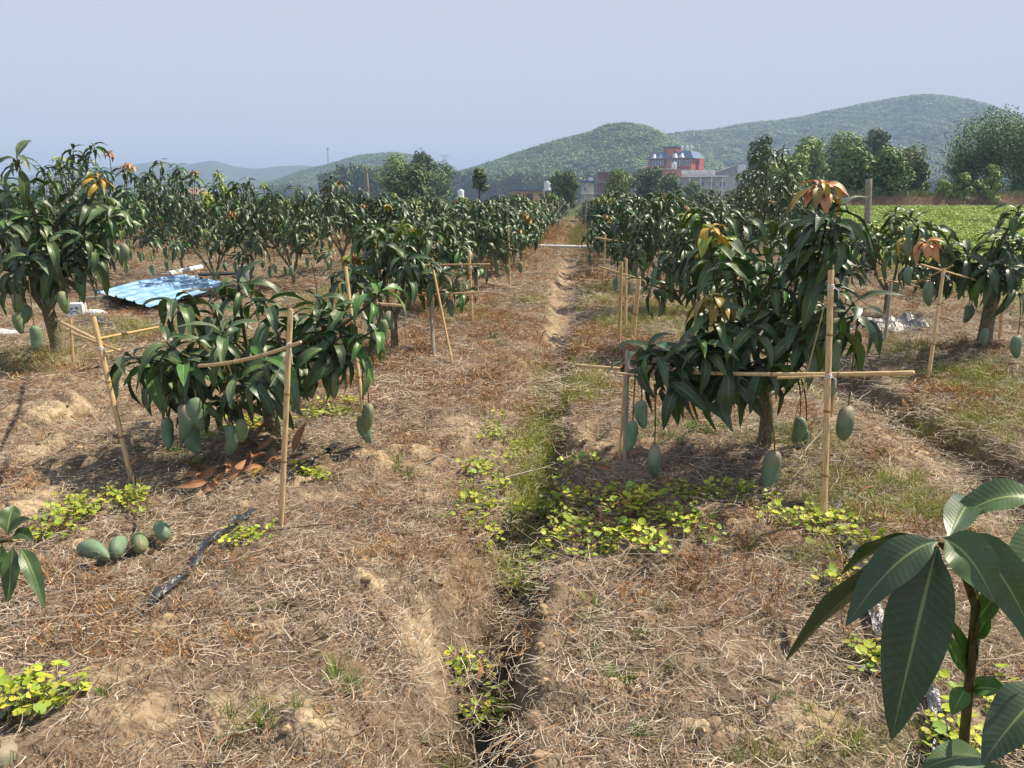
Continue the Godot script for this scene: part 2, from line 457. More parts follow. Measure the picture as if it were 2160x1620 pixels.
	M.bluetrim = std(Color8(60, 90, 140), 0.6)
	M.oldroof = std(Color8(148, 112, 102), 0.9)
	M.glass = std(Color8(84, 100, 108), 0.15, 0.7)
	M.frame = std(Color8(206, 208, 206), 0.6)
	M.ochre = std(Color8(214, 160, 84), 0.8)
	M.steel = std(Color8(150, 154, 158), 0.6)
	var hill := std(Color.WHITE, 0.95, 0.1)
	hill.vertex_color_use_as_albedo = true
	M.hill = hill

# ------------------------------------------------------------------ mango leaves, fruit, trees
# blade of length 1 along +Z, drooping from angle a0 to a1 (degrees above the horizontal)
func leaf_mesh(a0: float, a1: float, fold: float, wave: float, twist: float, segs: int, across: int, width := 0.255) -> ArrayMesh:
	var mb := MB.new()
	var p := Vector3.ZERO
	var last := 0.0
	for k in segs + 1:
		var t := float(k) / segs
		var a := deg_to_rad(lerpf(a0, a1, smoothstep(0.0, 0.85, t)))
		var fw := Vector3(0, sin(a), cos(a))
		p += fw * (t - last)
		last = t
		var side := Vector3.RIGHT.rotated(fw, twist * t)
		var up := fw.cross(side)
		var b := clampf((t - 0.055) / 0.945, 0.0, 1.0)
		var w := maxf(width * 0.5 * pow(sin(PI * pow(b, 0.82)), 0.78) * (1.0 - 0.25 * b * b), 0.006)
		if k == segs: w = 0.001
		for s in across + 1:
			var q := 2.0 * s / across - 1.0
			var rise := w * (absf(q) * sin(fold) + wave * sin(t * 17.0 + q * 2.0) * absf(q))
			mb.add(p + side * q * w * cos(fold) + up * rise, Vector2(s / float(across), t), Color.WHITE)
	var row := across + 1
	for k in segs:
		for s in across:
			var o := k * row + s
			mb.quad(o, o + row, o + row + 1, o + 1)
	mb.normals()
	if mb.n[row].y < 0.0:
		for k in mb.n.size(): mb.n[k] = -mb.n[k]
		for k in range(0, mb.i.size(), 3):
			var s := mb.i[k + 1]
			mb.i[k + 1] = mb.i[k + 2]
			mb.i[k + 2] = s
	return mb.mesh()

func make_leaves() -> void:
	var shapes := [[48, 0, 0.3, 0.1, 0.1], [32, -42, 0.35, 0.12, -0.2], [16, -66, 0.4, 0.14, 0.3], [0, -78, 0.35, 0.1, -0.35], [-34, -86, 0.3, 0.12, 0.2], [24, -60, 0.25, 0.16, 0.9]]
	for detail in [[10, 4], [6, 2]]:
		var row := []
		for s in shapes:
			row.append(leaf_mesh(s[0], s[1], s[2], s[3], s[4], detail[0], detail[1]))
		LEAF.append(row)

# a leaf from one point to another, arched by sag, its face turned to face
func leaf_to(a: Vector3, b: Vector3, width: float, sag: float, face: Vector3) -> ArrayMesh:
	var mb := MB.new()
	var segs := 14
	var mid := a.lerp(b, 0.5) + Vector3.UP * sag
	var row := 7
	for k in segs + 1:
		var t := float(k) / segs
		var p := a.lerp(mid, t).lerp(mid.lerp(b, t), t)
		var fw := (mid.lerp(b, t) - a.lerp(mid, t)).normalized()
		var side := fw.cross(face).normalized()
		var up := side.cross(fw)
		var q := clampf((t - 0.05) / 0.95, 0.0, 1.0)
		var w := maxf(width * 0.5 * pow(sin(PI * pow(q, 0.82)), 0.75) * (1.0 - 0.2 * q * q), 0.0016)
		if k == segs: w = 0.0005
		for s in row:
			var e := 2.0 * s / (row - 1) - 1.0
			mb.add(p + side * e * w * 0.95 + up * w * (absf(e) * 0.3 + 0.1 * sin(t * 15.0 + e * 2.0) * absf(e)), Vector2(s / float(row - 1), t), Color.WHITE)
	for k in segs:
		for s in row - 1:
			var o := k * row + s
			mb.quad(o, o + 1, o + row + 1, o + row)
	mb.normals()
	return mb.mesh()

# an S-shaped mango hanging below its stalk end at the origin, length 1 downwards
func mango_mesh(bend: float, blush: float, sd: int, hue: Color) -> ArrayMesh:
	var mb := MB.new()
	var rings := 18
	var sides := 18
	for k in rings + 1:
		var t := float(k) / rings
		var r := 0.225 * pow(1.0 - pow(absf(2.0 * pow(t, 0.93) - 1.0), 2.3), 0.56) * (1.1 - 0.2 * t)
		if k == rings or k == 0: r = 0.004
		var cx := bend * (sin(t * PI) * 0.5 - t * t * 0.55)
		for s in sides + 1:
			var a := TAU * s / sides
			var p := Vector3(cx + cos(a) * r, -t + (0.035 * exp(-t * 26.0) * -1.0), sin(a) * r * 0.86)
			p += Vector3(cos(a), 0, sin(a)) * n1.get_noise_3d(cos(a) * 1.4 + sd * 9.0, t * 3.0, sin(a) * 1.4) * 0.03 * sin(PI * t)
			var nn := n1.get_noise_3d(cos(a) * 3.0 + sd * 20.0, t * 6.0, sin(a) * 3.0)
			var col := hue.lerp(Color(0.46, 0.29, 0.24), clampf(blush * (1.0 - t * 2.1) + nn * 0.35 * blush, 0.0, 0.8))
			col = col.lerp(Color(0.13, 0.215, 0.12), clampf(nn * 0.9 + 0.15, 0.0, 0.6))
			mb.add(p, Vector2(s / float(sides), t), col)
	for k in rings:
		for s in sides:
			var o := k * (sides + 1) + s
			mb.quad(o, o + sides + 1, o + sides + 2, o + 1)
	mb.normals()
	var o2 := 9 * (sides + 1)
	if mb.n[o2].x < 0.0:
		for k in mb.n.size(): mb.n[k] = -mb.n[k]
		for k in range(0, mb.i.size(), 3):
			var s := mb.i[k + 1]
			mb.i[k + 1] = mb.i[k + 2]
			mb.i[k + 2] = s
	return mb.mesh()

func whorl(out: Array, tip: Vector3, dir: Vector3, n: int, size: float, tint: String, droop := 0) -> void:
	var ph := rr(0.0, TAU)
	for k in n:
		var fr := float(k) / maxf(n - 1, 1)
		var shape := 0
		if fr < 0.3: shape = [0, 1, 1, 5][R.randi() % 4]
		elif fr < 0.7: shape = [1, 2, 2, 5][R.randi() % 4]
		else: shape = [2, 3, 3, 4][R.randi() % 4]
		if droop > 0: shape = [2, 3, 4, 3, 2][R.randi() % 5]
		var up := Vector3.UP.lerp(dir, 0.45).normalized()
		var b := Basis(Quaternion(Vector3.UP, up)) * Basis(Vector3.UP, ph + k * 2.4 + rr(-0.3, 0.3))
		b = b * Basis(Vector3(0, 0, 1), rr(-0.4, 0.4)) * Basis(Vector3(1, 0, 0), rr(-0.25, 0.25))
		var s := size * rr(0.6, 1.16) * (0.8 + 0.25 * fr)
		var tn := tint
		if tint == "green":
			var q := R.randf()
			tn = "dark" if q < 0.46 else ("mid" if q < 0.84 else ("dusty" if q < 0.95 else "fresh"))
		if tint == "orange": tn = ["orange", "orange", "bronze", "orange", "yellow"][R.randi() % 5]
		elif tint == "yellow": tn = ["yellow", "bronze", "yellow", "lime"][R.randi() % 4]
		var wide := 1.0
		if tint in ["yellow", "orange", "bronze"]:
			wide = 1.35
			shape = [1, 2, 3, 3][R.randi() % 4]
		b = b * Basis.from_scale(Vector3(s * wide, s, s))
		out.append([Transform3D(b, tip - dir * fr * size * 0.34), shape, tn])

func put_fruit(tree: Node3D, top: Vector3, length: float, from: Vector3, kind := -1) -> void:
	var size := length * 1.12
	var k := kind if kind >= 0 else R.randi() % 3
	var xf := Transform3D(Basis(Vector3.UP, rr(0, TAU)) * Basis(Vector3(1, 0, 0), rr(-0.12, 0.12)), top)
	xf.basis = xf.basis * Basis.from_scale(Vector3(size * rr(0.88, 1.12), size, size * rr(0.9, 1.1)))
	var f := part("mango", FRUIT[k], M.fruit, tree, xf)
	var mb := MB.new()
	var mid := Vector3(top.x, lerpf(top.y, from.y, 0.6), top.z)
	mb.tube(bez(top - Vector3(0, 0.012, 0), mid, from, 6), tapered(6, 0.0035, 0.0045), 5, Color(0.22, 0.15, 0.06))
	part("stalk", mb.mesh(), M.bark, f, xf.affine_inverse())

# tips: [local point, direction, leaves, tint, droop]; single: every leaf a part of its own
func mango_tree(at: Vector3, label: String, group: String, tips: Array, fork: Vector3, rt: float, size: float, single: bool, lean := Vector3.ZERO) -> Node3D:
	var tree := thing("mango_tree", label, "tree", at, group)
	var wood := Color(0.34, 0.31, 0.22)
	var mb := MB.new()
	var kink := fork * 0.55 + Vector3(rr(-0.02, 0.02), 0, rr(-0.02, 0.02)) + lean
	mb.tube(bez(Vector3(0, -0.06, 0), kink, fork, 8), [rt * 1.3, rt * 1.12, rt, rt * 0.96, rt * 0.93, rt * 0.92, rt * 0.93, rt * 0.9, rt * 0.8], 10, wood)
	part("trunk", mb.mesh(), M.bark, tree)
	# limbs by bearing
	var groups := [[], [], [], []]
	for t in tips:
		var a := fposmod(atan2(t[0].x - fork.x, t[0].z - fork.z), TAU)
		groups[mini(int(a / TAU * 4.0), 3)].append(t)
	var leaves := []
	var lower := []
	for g in groups:
		if g.is_empty(): continue
		var mid := Vector3.ZERO
		for t in g: mid += t[0]
		mid /= g.size()
		var low := 9.0
		for t in g: low = minf(low, t[0].y)
		var node := fork.lerp(mid, 0.5)
		node.y = minf(node.y, fork.y + (mid.y - fork.y) * 0.4 + 0.03)
		var b := MB.new()
		var bend := fork.lerp(node, 0.5) + Vector3(rr(-0.03, 0.03), -0.03, rr(-0.03, 0.03))
		b.tube(bez(fork - Vector3(0, rt * 0.4, 0), bend, node, 6), tapered(6, rt * 0.68, rt * 0.4), 8, wood)
		for t in g:
			var e: Vector3 = t[0]
			var c := node.lerp(e, 0.55)
			c.y = lerpf(c.y, e.y, 0.15) - 0.04
			c += Vector3(e.x - fork.x, 0, e.z - fork.z) * 0.12
			var pts := bez(node - (node - fork).normalized() * 0.015, c, e, 7)
			b.tube(pts, tapered(7, rt * 0.34, 0.0045), 6, Color(0.2, 0.2, 0.1))
			var dir: Vector3 = ((e - pts[5]).normalized() * 0.7 + Vector3.UP * 0.5 + t[1]).normalized()
			var flush: bool = t[3] in ["lime", "yellow", "orange", "bronze"]
			whorl(leaves, e, dir, int(t[2] * (1.6 if flush else 1.0)), size * (0.66 if flush else 1.0), t[3], t[4])
			whorl(leaves, pts[5], dir, 3 if single else 5, size, "green", t[4])
			if not single or t[4] == 0: whorl(lower, pts[4], dir, 2 if single else 4, size * 0.95, "green", 1)
		part("branch", b.mesh(), M.bark, tree)
	leaves.append_array(lower)
	if single:
		for k in mini(leaves.size(), 300):
			part("leaf", LEAF[0][leaves[k][1]], M["leaf_" + leaves[k][2]], tree, leaves[k][0])
		leaves = leaves.slice(300)
	if leaves.size() > 0:
		var m := ArrayMesh.new()
		var by := {}
		for l in leaves:
			if not by.has(l[2]): by[l[2]] = []
			by[l[2]].append(l)
		for tn in by:
			var st := SurfaceTool.new()
			for l in by[tn]:
				st.append_from(LEAF[0 if single else 1][l[1]], 0, l[0])
			st.commit(m)
			m.surface_set_material(m.get_surface_count() - 1, M["leaf_" + tn])
		var o := part("foliage", m, null, tree)
		o.set_meta("kind", "stuff")
	return tree

func random_tips(n: int, h0: float, h: float, r: float, flush: float, leaves: int) -> Array:
	var out := []
	for k in n:
		var f := (k + 0.5) / n
		var a := k * 2.4 + rr(-0.5, 0.5)
		var rad := r * sqrt(f) * rr(0.75, 1.1)
		var top := lerpf(h, h0 + (h - h0) * 0.25, pow(f, 1.6))
		var y := lerpf(top, h0, rr(0.0, 0.45) * f) + rr(-0.06, 0.06)
		if k % 5 == 3:
			rad *= 0.6
			y = lerpf(h0, h, rr(0.35, 0.75))
		var tint := "green"
		if R.randf() < flush and f < 0.6:
			tint = ["lime", "yellow", "orange", "lime", "bronze"][R.randi() % 5]
		out.append([Vector3(cos(a) * rad, y, sin(a) * rad), Vector3(cos(a), 0, sin(a)) * 0.35 * f, leaves + R.randi() % 4, tint, 0])
	return out

# tips given as world points: x y z then leaf count, tint number
func world_tips(at: Vector3, list: Array) -> Array:
	var names := ["green", "fresh", "lime", "yellow", "orange", "bronze", "mid"]
	var out := []
	for e in list:
		var p: Vector3 = e[0] - at
		out.append([p, Vector3(p.x, 0, p.z).normalized() * 0.3, int(e[1]), names[int(e[2])], int(e[3]) if e.size() > 3 else 0])
	return out

# ------------------------------------------------------------------ stakes and poles
func culm(called: String, label: String, a: Vector3, b: Vector3, r0: float, r1: float, mat: String, group := "", sag := 0.0, ties := []) -> Node3D:
	var o := thing(called, label, "stake" if called.contains("stake") or called.contains("post") else "pole", a, group)
	var n := 12
	var e := b - a
	var pts := bez(Vector3.ZERO, e * 0.5 - Vector3(0, sag * 2.0, 0), e, n)
	var mb := MB.new()
	mb.tube(pts, tapered(n, r0, r1), 8, Color.WHITE)
	part("culm", mb.mesh(), M[mat], o)
	if mat == "bamboo" and r0 > 0.006:
		var long := e.length()
		var joints := maxi(2, int(long / 0.27))
		for k in range(1, joints):
			var f := (k + rr(-0.12, 0.12)) / joints
			var p: Vector3 = Vector3.ZERO.lerp(e * 0.5 - Vector3(0, sag * 2.0, 0), f).lerp((e * 0.5 - Vector3(0, sag * 2.0, 0)).lerp(e, f), f)
			var r := lerpf(r0, r1, f)
			var t := e.normalized()
			var rb := MB.new()
			rb.tube([p - t * r * 0.45, p - t * r * 0.12, p + t * r * 0.12, p + t * r * 0.45], [r * 1.0, r * 1.13, r * 1.13, r * 1.0], 8, Color.WHITE, false)
			part("node_ring", rb.mesh(), M.ring, o)
	for q in ties:
		var p: Vector3 = e * q
		var t := e.normalized()
		var r: float = lerpf(r0, r1, q)
		var tb := MB.new()
		var w := []
		var u := t.cross(Vector3.BACK).normalized()
		var side := t.cross(u)
		for k in 26:
			var ang := k * 0.75
			w.append(p + t * (k - 13) * r * 0.07 + (u * cos(ang) + side * sin(ang)) * (r * 1.1))
		tb.tube(w, tapered(25, 0.0017, 0.0017), 4, Color.WHITE)
		tb.tube([p + u * r, p + u * (r + 0.02) - Vector3(0, 0.015, 0), p + u * (r + 0.025) - Vector3(0, 0.05, 0)], [0.003, 0.0025, 0.001], 4, Color.WHITE)
		part("tie", tb.mesh(), M.tie, o)
	return o

# ------------------------------------------------------------------ ground plants
func litter_clump(n: int, spread: float, l0: float, l1: float, w: float, lift: float, cols: Array) -> ArrayMesh:
	var mb := MB.new()
	for k in n:
		var a := rr(0, TAU)
		var p := Vector3(rr(-spread, spread), rr(0.002, lift), rr(-spread, spread))
		var len := rr(l0, l1)
		var d := Vector3(cos(a), rr(-0.12, 0.16), sin(a))
		var e := d.rotated(Vector3.UP, rr(-0.6, 0.6))
		var pts := [p, p + d * len * 0.4, p + d * len * 0.4 + e * len * 0.35, p + d * len * 0.4 + e * len * 0.6 + Vector3(0, rr(-0.01, 0.01), 0)]
		var side := Vector3(-sin(a), rr(-0.8, 0.8), cos(a)).normalized()
		var c: Color = cols[R.randi() % cols.size()]
		mb.ribbon(pts, w * rr(0.6, 1.3), w * 0.5, side, c * rr(0.75, 1.2))
	return mb.mesh()

func tuft(n: int, spread: float, h0: float, h1: float, w: float, lean: float, cols: Array, twig := false) -> ArrayMesh:
	var mb := MB.new()
	for k in n:
		var a := rr(0, TAU)
		var p := Vector3(cos(a), 0, sin(a)) * rr(0, spread) - Vector3(0, 0.01, 0)
		var h := rr(h0, h1)
		var out := Vector3(cos(a + rr(-1, 1)), 0, sin(a + rr(-1, 1))) * lean * rr(0.2, 1.0)
		var pts := [p, p + Vector3(0, h * 0.45, 0) + out * h * 0.2, p + Vector3(0, h * 0.8, 0) + out * h * 0.6, p + Vector3(0, h * (1.0 - lean * 0.25), 0) + out * h * 1.15]
		var side := Vector3(rr(-1, 1), 0, rr(-1, 1)).normalized()
		var c: Color = cols[R.randi() % cols.size()]
		c = c * rr(0.75, 1.2)
		mb.ribbon(pts, w, w * 0.25, side, c)
		if twig:
			for q in 3:
				var o: Vector3 = pts[1].lerp(pts[3], rr(0.1, 0.9))
				var g := Vector3(rr(-1, 1), rr(0.2, 1.0), rr(-1, 1)).normalized() * h * 0.3
				mb.ribbon([o, o + g * 0.6, o + g], w * 1.5, w * 0.7, Vector3(rr(-1, 1), rr(-1, 1), rr(-1, 1)).normalized(), c * rr(0.8, 1.25))
	return mb.mesh()

func penny_clump(n: int, spread: float, r0: float, r1: float, cols: Array) -> ArrayMesh:
	var mb := MB.new()
	for k in n:
		var p := Vector3(rr(-spread, spread), 0, rr(-spread, spread))
		var top := p + Vector3(rr(-0.015, 0.015), rr(0.02, 0.06), rr(-0.015, 0.015))
		var c: Color = cols[R.randi() % cols.size()] * rr(0.8, 1.2)
		mb.ribbon([p, p.lerp(top, 0.5), top], 0.0022, 0.0018, Vector3(rr(-1, 1), 0, rr(-1, 1)).normalized(), Color(0.2, 0.16, 0.05))
		var r := rr(r0, r1)
		var b := Basis(Vector3(rr(-1, 1), 0, rr(-1, 1)).normalized(), rr(0.0, 0.75)) * Basis(Vector3.UP, rr(0, TAU))
		var mid := mb.add(top, Vector2(0.5, 0.5), c)
		var first := mb.v.size()
		for s in 13:
			var a := 0.22 + (TAU - 0.44) * s / 12.0
			var q := r * (1.0 if s % 2 == 0 else 0.9)
			mb.add(top + b * Vector3(cos(a) * q, r * 0.22, sin(a) * q), Vector2(0, 0), c * (1.08 if s % 3 == 0 else 0.97))
		for s in 12:
			mb.i.append_array(PackedInt32Array([mid, first + s, first + s + 1]))
	return mb.mesh()

func leafy_clump(n: int, spread: float, h: float, l: float, w: float, cols: Array) -> ArrayMesh:
	var mb := MB.new()
	for k in n:
		var a := rr(0, TAU)
		var p := Vector3(cos(a) * rr(0, spread), rr(0.1, 1.0) * h, sin(a) * rr(0, spread))
		var d := Vector3(cos(a + rr(-1, 1)), rr(-0.3, 0.7), sin(a + rr(-1, 1))).normalized()
		var s := d.cross(Vector3.UP).normalized()
		var c: Color = cols[R.randi() % cols.size()] * rr(0.75, 1.2)
		var o := mb.v.size()
		var len := l * rr(0.7, 1.2)
		var ww := w * rr(0.7, 1.2)
		mb.add(p, Vector2(0.5, 0), c)
		mb.add(p + d * len * 0.5 + s * ww, Vector2(0, 0.5), c)
		mb.add(p + d * len - Vector3(0, len * 0.2, 0), Vector2(0.5, 1), c)
		mb.add(p + d * len * 0.5 - s * ww, Vector2(1, 0.5), c)
		mb.quad(o, o + 1, o + 2, o + 3)
	return mb.mesh()

func scatter(called: String, label: String, category: String, meshes: Array, mat: Material, pts: Array, child: String, tilt := 0.25) -> void:
	var o := thing(called, label, category, Vector3.ZERO, "", "stuff")
	for k in meshes.size():
		var mm := MultiMesh.new()
		mm.transform_format = MultiMesh.TRANSFORM_3D
		mm.use_colors = true
		mm.mesh = meshes[k]
		var own := []
		for q in range(k, pts.size(), meshes.size()): own.append(pts[q])
		if own.is_empty(): continue
		mm.instance_count = own.size()
		for q in own.size():
			var e: Array = own[q]
			var b := Basis(Vector3(rr(-1, 1), 0, rr(-1, 1)).normalized(), rr(0, tilt)) * Basis(Vector3.UP, rr(0, TAU))
			var s: float = e[1]
			mm.set_instance_transform(q, Transform3D(b.scaled(Vector3(s, s, s)), e[0]))
			var t: Color = e[2] if e.size() > 2 else Color(1, 1, 1) * rr(0.72, 1.2)
			mm.set_instance_color(q, t)
		var mi := MultiMeshInstance3D.new()
		mi.name = child
		mi.multimesh = mm
		mi.material_override = mat
		o.add_child(mi, true)

func path_free(x: float, z: float) -> bool:
	return z < -8.5 and z > -24.0 and absf(x + 0.2 - n1.get_noise_2d(17.0, z * 0.5) * 0.07) < 0.24

func in_view(x: float, d: float, more := 0.0) -> bool:
	return absf(x + 0.084 * d) < 0.72 * d + 0.5 + more

# points in patches: per square metre of each patch
func in_patches(list: Array, per: float, s0: float, s1: float, lowest := 0) -> Array:
	var out := []
	for p in list:
		var n := maxi(lowest, int(per * p[2] * p[3] * 4.0))
		for k in n:
			var x: float = p[0] + R.randfn(0.0, 0.62) * p[2]
			var z: float = p[1] + R.randfn(0.0, 0.62) * p[3]
			if path_free(x, z): continue
			out.append([Vector3(x, gy(x, z), z), rr(s0, s1)])
	return out

# points over the visible ground between two distances, kept by chance keep(x, z)
func over_ground(d0: float, d1: float, per: float, s0: float, s1: float, keep: Callable, x1 := 6.5) -> Array:
	var out := []
	var area := 0.8 * (d1 * d1 - d0 * d0)
	for k in int(area * per):
		var d := sqrt(rr(d0 * d0, d1 * d1))
		var x := rr(-0.8, 0.8) * d - 0.084 * d
		if x > x1: continue
		var z := -d
		if path_free(x, z): continue
		if R.randf() < keep.call(x, z):
			out.append([Vector3(x, gy(x, z), z), rr(s0, s1)])
	return out

func make_ground_plants() -> void:
	var straw := [Color(0.41, 0.335, 0.25), Color(0.5, 0.42, 0.325), Color(0.25, 0.19, 0.135), Color(0.36, 0.295, 0.225), Color(0.14, 0.1, 0.07), Color(0.6, 0.52, 0.41), Color(0.19, 0.14, 0.1), Color(0.36, 0.21, 0.11), Color(0.31, 0.25, 0.185)]
	var rust := [Color(0.34, 0.15, 0.06), Color(0.42, 0.22, 0.09), Color(0.26, 0.11, 0.05), Color(0.46, 0.3, 0.13)]
	var dry := [Color(0.5, 0.38, 0.17), Color(0.44, 0.31, 0.13), Color(0.36, 0.26, 0.12)]
	var green := [Color(0.13, 0.23, 0.04), Color(0.17, 0.27, 0.05), Color(0.1, 0.18, 0.04), Color(0.24, 0.28, 0.07)]
	var limes := [Color(0.24, 0.33, 0.05), Color(0.3, 0.36, 0.06), Color(0.17, 0.26, 0.04)]
	var penny := [Color(0.3, 0.37, 0.035), Color(0.36, 0.4, 0.04), Color(0.24, 0.34, 0.04), Color(0.42, 0.4, 0.05), Color(0.2, 0.3, 0.05)]
	var bare := func(x, z):
		for q in CLEAR:
			if (x - q[0]) * (x - q[0]) + (z - q[1]) * (z - q[1]) < q[2] * q[2]: return 0.1
		if absf(x + 0.22) < 0.2 and z > -9.0: return 0.5
		return clampf(1.0 - sandy(x, z) * 0.85, 0.1, 1.0) * clampf(0.95 + n2.get_noise_2d(x * 0.7 + 50.0, z * 0.7) * -1.1 + n2.get_noise_2d(x * 2.4 + 9.0, z * 2.4) * -1.5, 0.05, 1.0)
	var mats := []
	for k in 5: mats.append(litter_clump(78, 0.15, 0.02, 0.1, 0.0024, 0.018, straw))
	scatter("straw_litter", "grey and tan dead grass stems lying matted over the orchard beds", "litter", mats, M.straw,
		over_ground(1.1, 5.0, 150.0, 0.7, 1.15, bare) + over_ground(5.0, 11.0, 60.0, 1.0, 1.7, bare) + over_ground(11.0, 26.0, 9.0, 1.8, 3.0, bare), "strands", 0.35)
	var tw := []
	for k in 3: tw.append(litter_clump(7, 0.2, 0.1, 0.38, 0.0042, 0.03, [Color(0.36, 0.3, 0.235), Color(0.46, 0.4, 0.325), Color(0.22, 0.165, 0.12), Color(0.12, 0.09, 0.07), Color(0.27, 0.19, 0.13)]))
	scatter("dead_twigs", "thin bleached dead twigs strewn over the straw", "litter", tw, M.straw, over_ground(1.1, 6.5, 16.0, 0.6, 1.2, bare) + in_patches(PILE, 150.0, 0.6, 1.1), "twigs", 0.3)
	var rs := []
	for k in 4: rs.append(tuft(16, 0.07, 0.03, 0.085, 0.0028, 0.8, rust, true))
	var rk := func(x, z):
		return clampf(patch(RUSTY, x, z) * 1.3 + n2.get_noise_2d(x * 0.6 + 200.0, z * 0.6) * 1.35 - (0.05 if z > -5.0 else -0.04), 0.0, 1.0)
	scatter("withered_weeds", "rust brown withered weed stubble standing in patches between the rows", "weeds", rs, M.straw,
		over_ground(1.2, 5.5, 130.0, 0.6, 1.15, rk) + over_ground(5.5, 13.0, 75.0, 0.9, 1.6, rk) + over_ground(13.0, 45.0, 8.0, 1.8, 3.4, rk), "stems")
	var dg := []
	for k in 4: dg.append(tuft(22, 0.06, 0.07, 0.2, 0.0035, 0.9, dry))
	var dk := func(x, z):
		return clampf(n2.get_noise_2d(x * 0.8 - 300.0, z * 0.8) * 2.2 - 0.45, 0.0, 1.0)
	scatter("dry_grass", "straw yellow dry grass tufts dotted over the beds", "grass", dg, M.straw,
		over_ground(1.3, 7.0, 9.0, 0.4, 0.8, dk) + over_ground(7.0, 20.0, 6.0, 0.7, 1.3, dk) + over_ground(20.0, 62.0, 1.6, 1.4, 2.6, func(_x, _z): return 0.6), "blades")
	var gg := []
	for k in 4: gg.append(tuft(30, 0.06, 0.05, 0.16, 0.0065, 1.0, green))
	var gk := func(x, z):
		return clampf(patch(LIME, x, z) * 0.4 + n2.get_noise_2d(x * 0.6 - 80.0, z * 0.6) * 1.5 - 0.5, 0.0, 1.0)
	scatter("green_grass", "fresh green grass tufts growing in clumps along the beds", "grass", gg, M.weed,
		in_patches(DARKGREEN, 150.0, 0.22, 0.6, 3) + over_ground(1.3, 6.0, 16.0, 0.2, 0.55, gk) + over_ground(6.0, 16.0, 26.0, 0.45, 1.0, gk) + over_ground(16.0, 60.0, 4.0, 1.2, 2.2, gk), "blades")
	var lg := []
	for k in 4: lg.append(tuft(30, 0.08, 0.03, 0.15, 0.0044, 0.9, limes + [Color(0.4, 0.36, 0.1), Color(0.36, 0.28, 0.12), Color(0.46, 0.36, 0.17)]))
	scatter("fine_grass", "fine lime green grass filling the furrow and the open strips", "grass", lg, M.weed, in_patches(LIME, 105.0, 0.35, 0.95) + in_patches(DITCH.slice(5), 130.0, 0.4, 1.0), "blades")
	var fg := []
	for k in 3: fg.append(tuft(26, 0.06, 0.035, 0.13, 0.0036, 0.8, [Color(0.36, 0.43, 0.06), Color(0.42, 0.45, 0.09), Color(0.27, 0.37, 0.05), Color(0.45, 0.38, 0.14)]))
	scatter("furrow_grass", "bright lime green grass growing up the middle of the furrow", "grass", fg, M.weed, in_patches(DITCH.slice(0, 5), 400.0, 0.6, 1.2), "blades")
	var pc := []
	for k in 4: pc.append(penny_clump(16, 0.07, 0.0075, 0.0165, penny))
	scatter("creeping_weed", "yellow green round leaved weed creeping in mats by the furrow", "weeds", pc, M.weed, in_patches(PENNY, 150.0, 0.75, 1.25, 6) + over_ground(1.3, 5.0, 1.6, 0.6, 1.0, gk), "leaves")
	# clods of sandy soil
	var cs := []
	for k in 4:
		var mb := MB.new()
		for a in 9:
			for b in 11:
				var th := PI * a / 8.0
				var ph := TAU * b / 10.0
				var p := Vector3(sin(th) * cos(ph), cos(th) * 0.62, sin(th) * sin(ph))
				p *= 1.0 + n1.get_noise_3d(p.x * 1.6 + k * 30.0, p.y * 1.6, p.z * 1.6) * 1.0 + n3.get_noise_3d(p.x * 0.7, p.y + k * 9.0, p.z * 0.7) * 0.3
				mb.add(p * 0.05, Vector2(0, 0), Color(0.52, 0.39, 0.25))
		for a in 8:
			for b in 10:
				var o := a * 11 + b
				mb.quad(o, o + 1, o + 12, o + 11)
		cs.append(mb.mesh())
	var cp := in_patches(SANDY, 70.0, 0.08, 0.5, 3) + over_ground(1.2, 7.0, 12.0, 0.06, 0.35, func(_x, _z): return 0.6)
	for e in cp: e[0].y -= 0.02 * e[1]
	scatter("soil_clods", "pale sandy soil clods crumbling on the beds", "soil", cs, M.clod, cp, "clods", 0.8)
	# the vine field to the right
	var fv := []
	for k in 4: fv.append(leafy_clump(110, 0.45, 0.16, 0.075, 0.026, [Color(0.26, 0.36, 0.06), Color(0.32, 0.41, 0.075), Color(0.21, 0.31, 0.055), Color(0.38, 0.42, 0.11)]))
	var fp := []
	for k in 15000:
		var d := sqrt(rr(144.0, 56.0 * 56.0))
		var x := rr(4.8, 46.0)
		if not in_view(x, d, 3.0) or x < 6.0 + n2.get_noise_2d(0.0, d * 0.2) * 1.5: continue
		if n2.get_noise_2d(x * 0.15, d * 0.15) < -0.42: continue
		fp.append([Vector3(x, gy(x, -d) - 0.03, -d), rr(0.6, 1.25)])
	scatter("field_vines", "bright yellow green vine crop covering the field beyond the orchard", "crop", fv, M.weed, fp, "leaves")

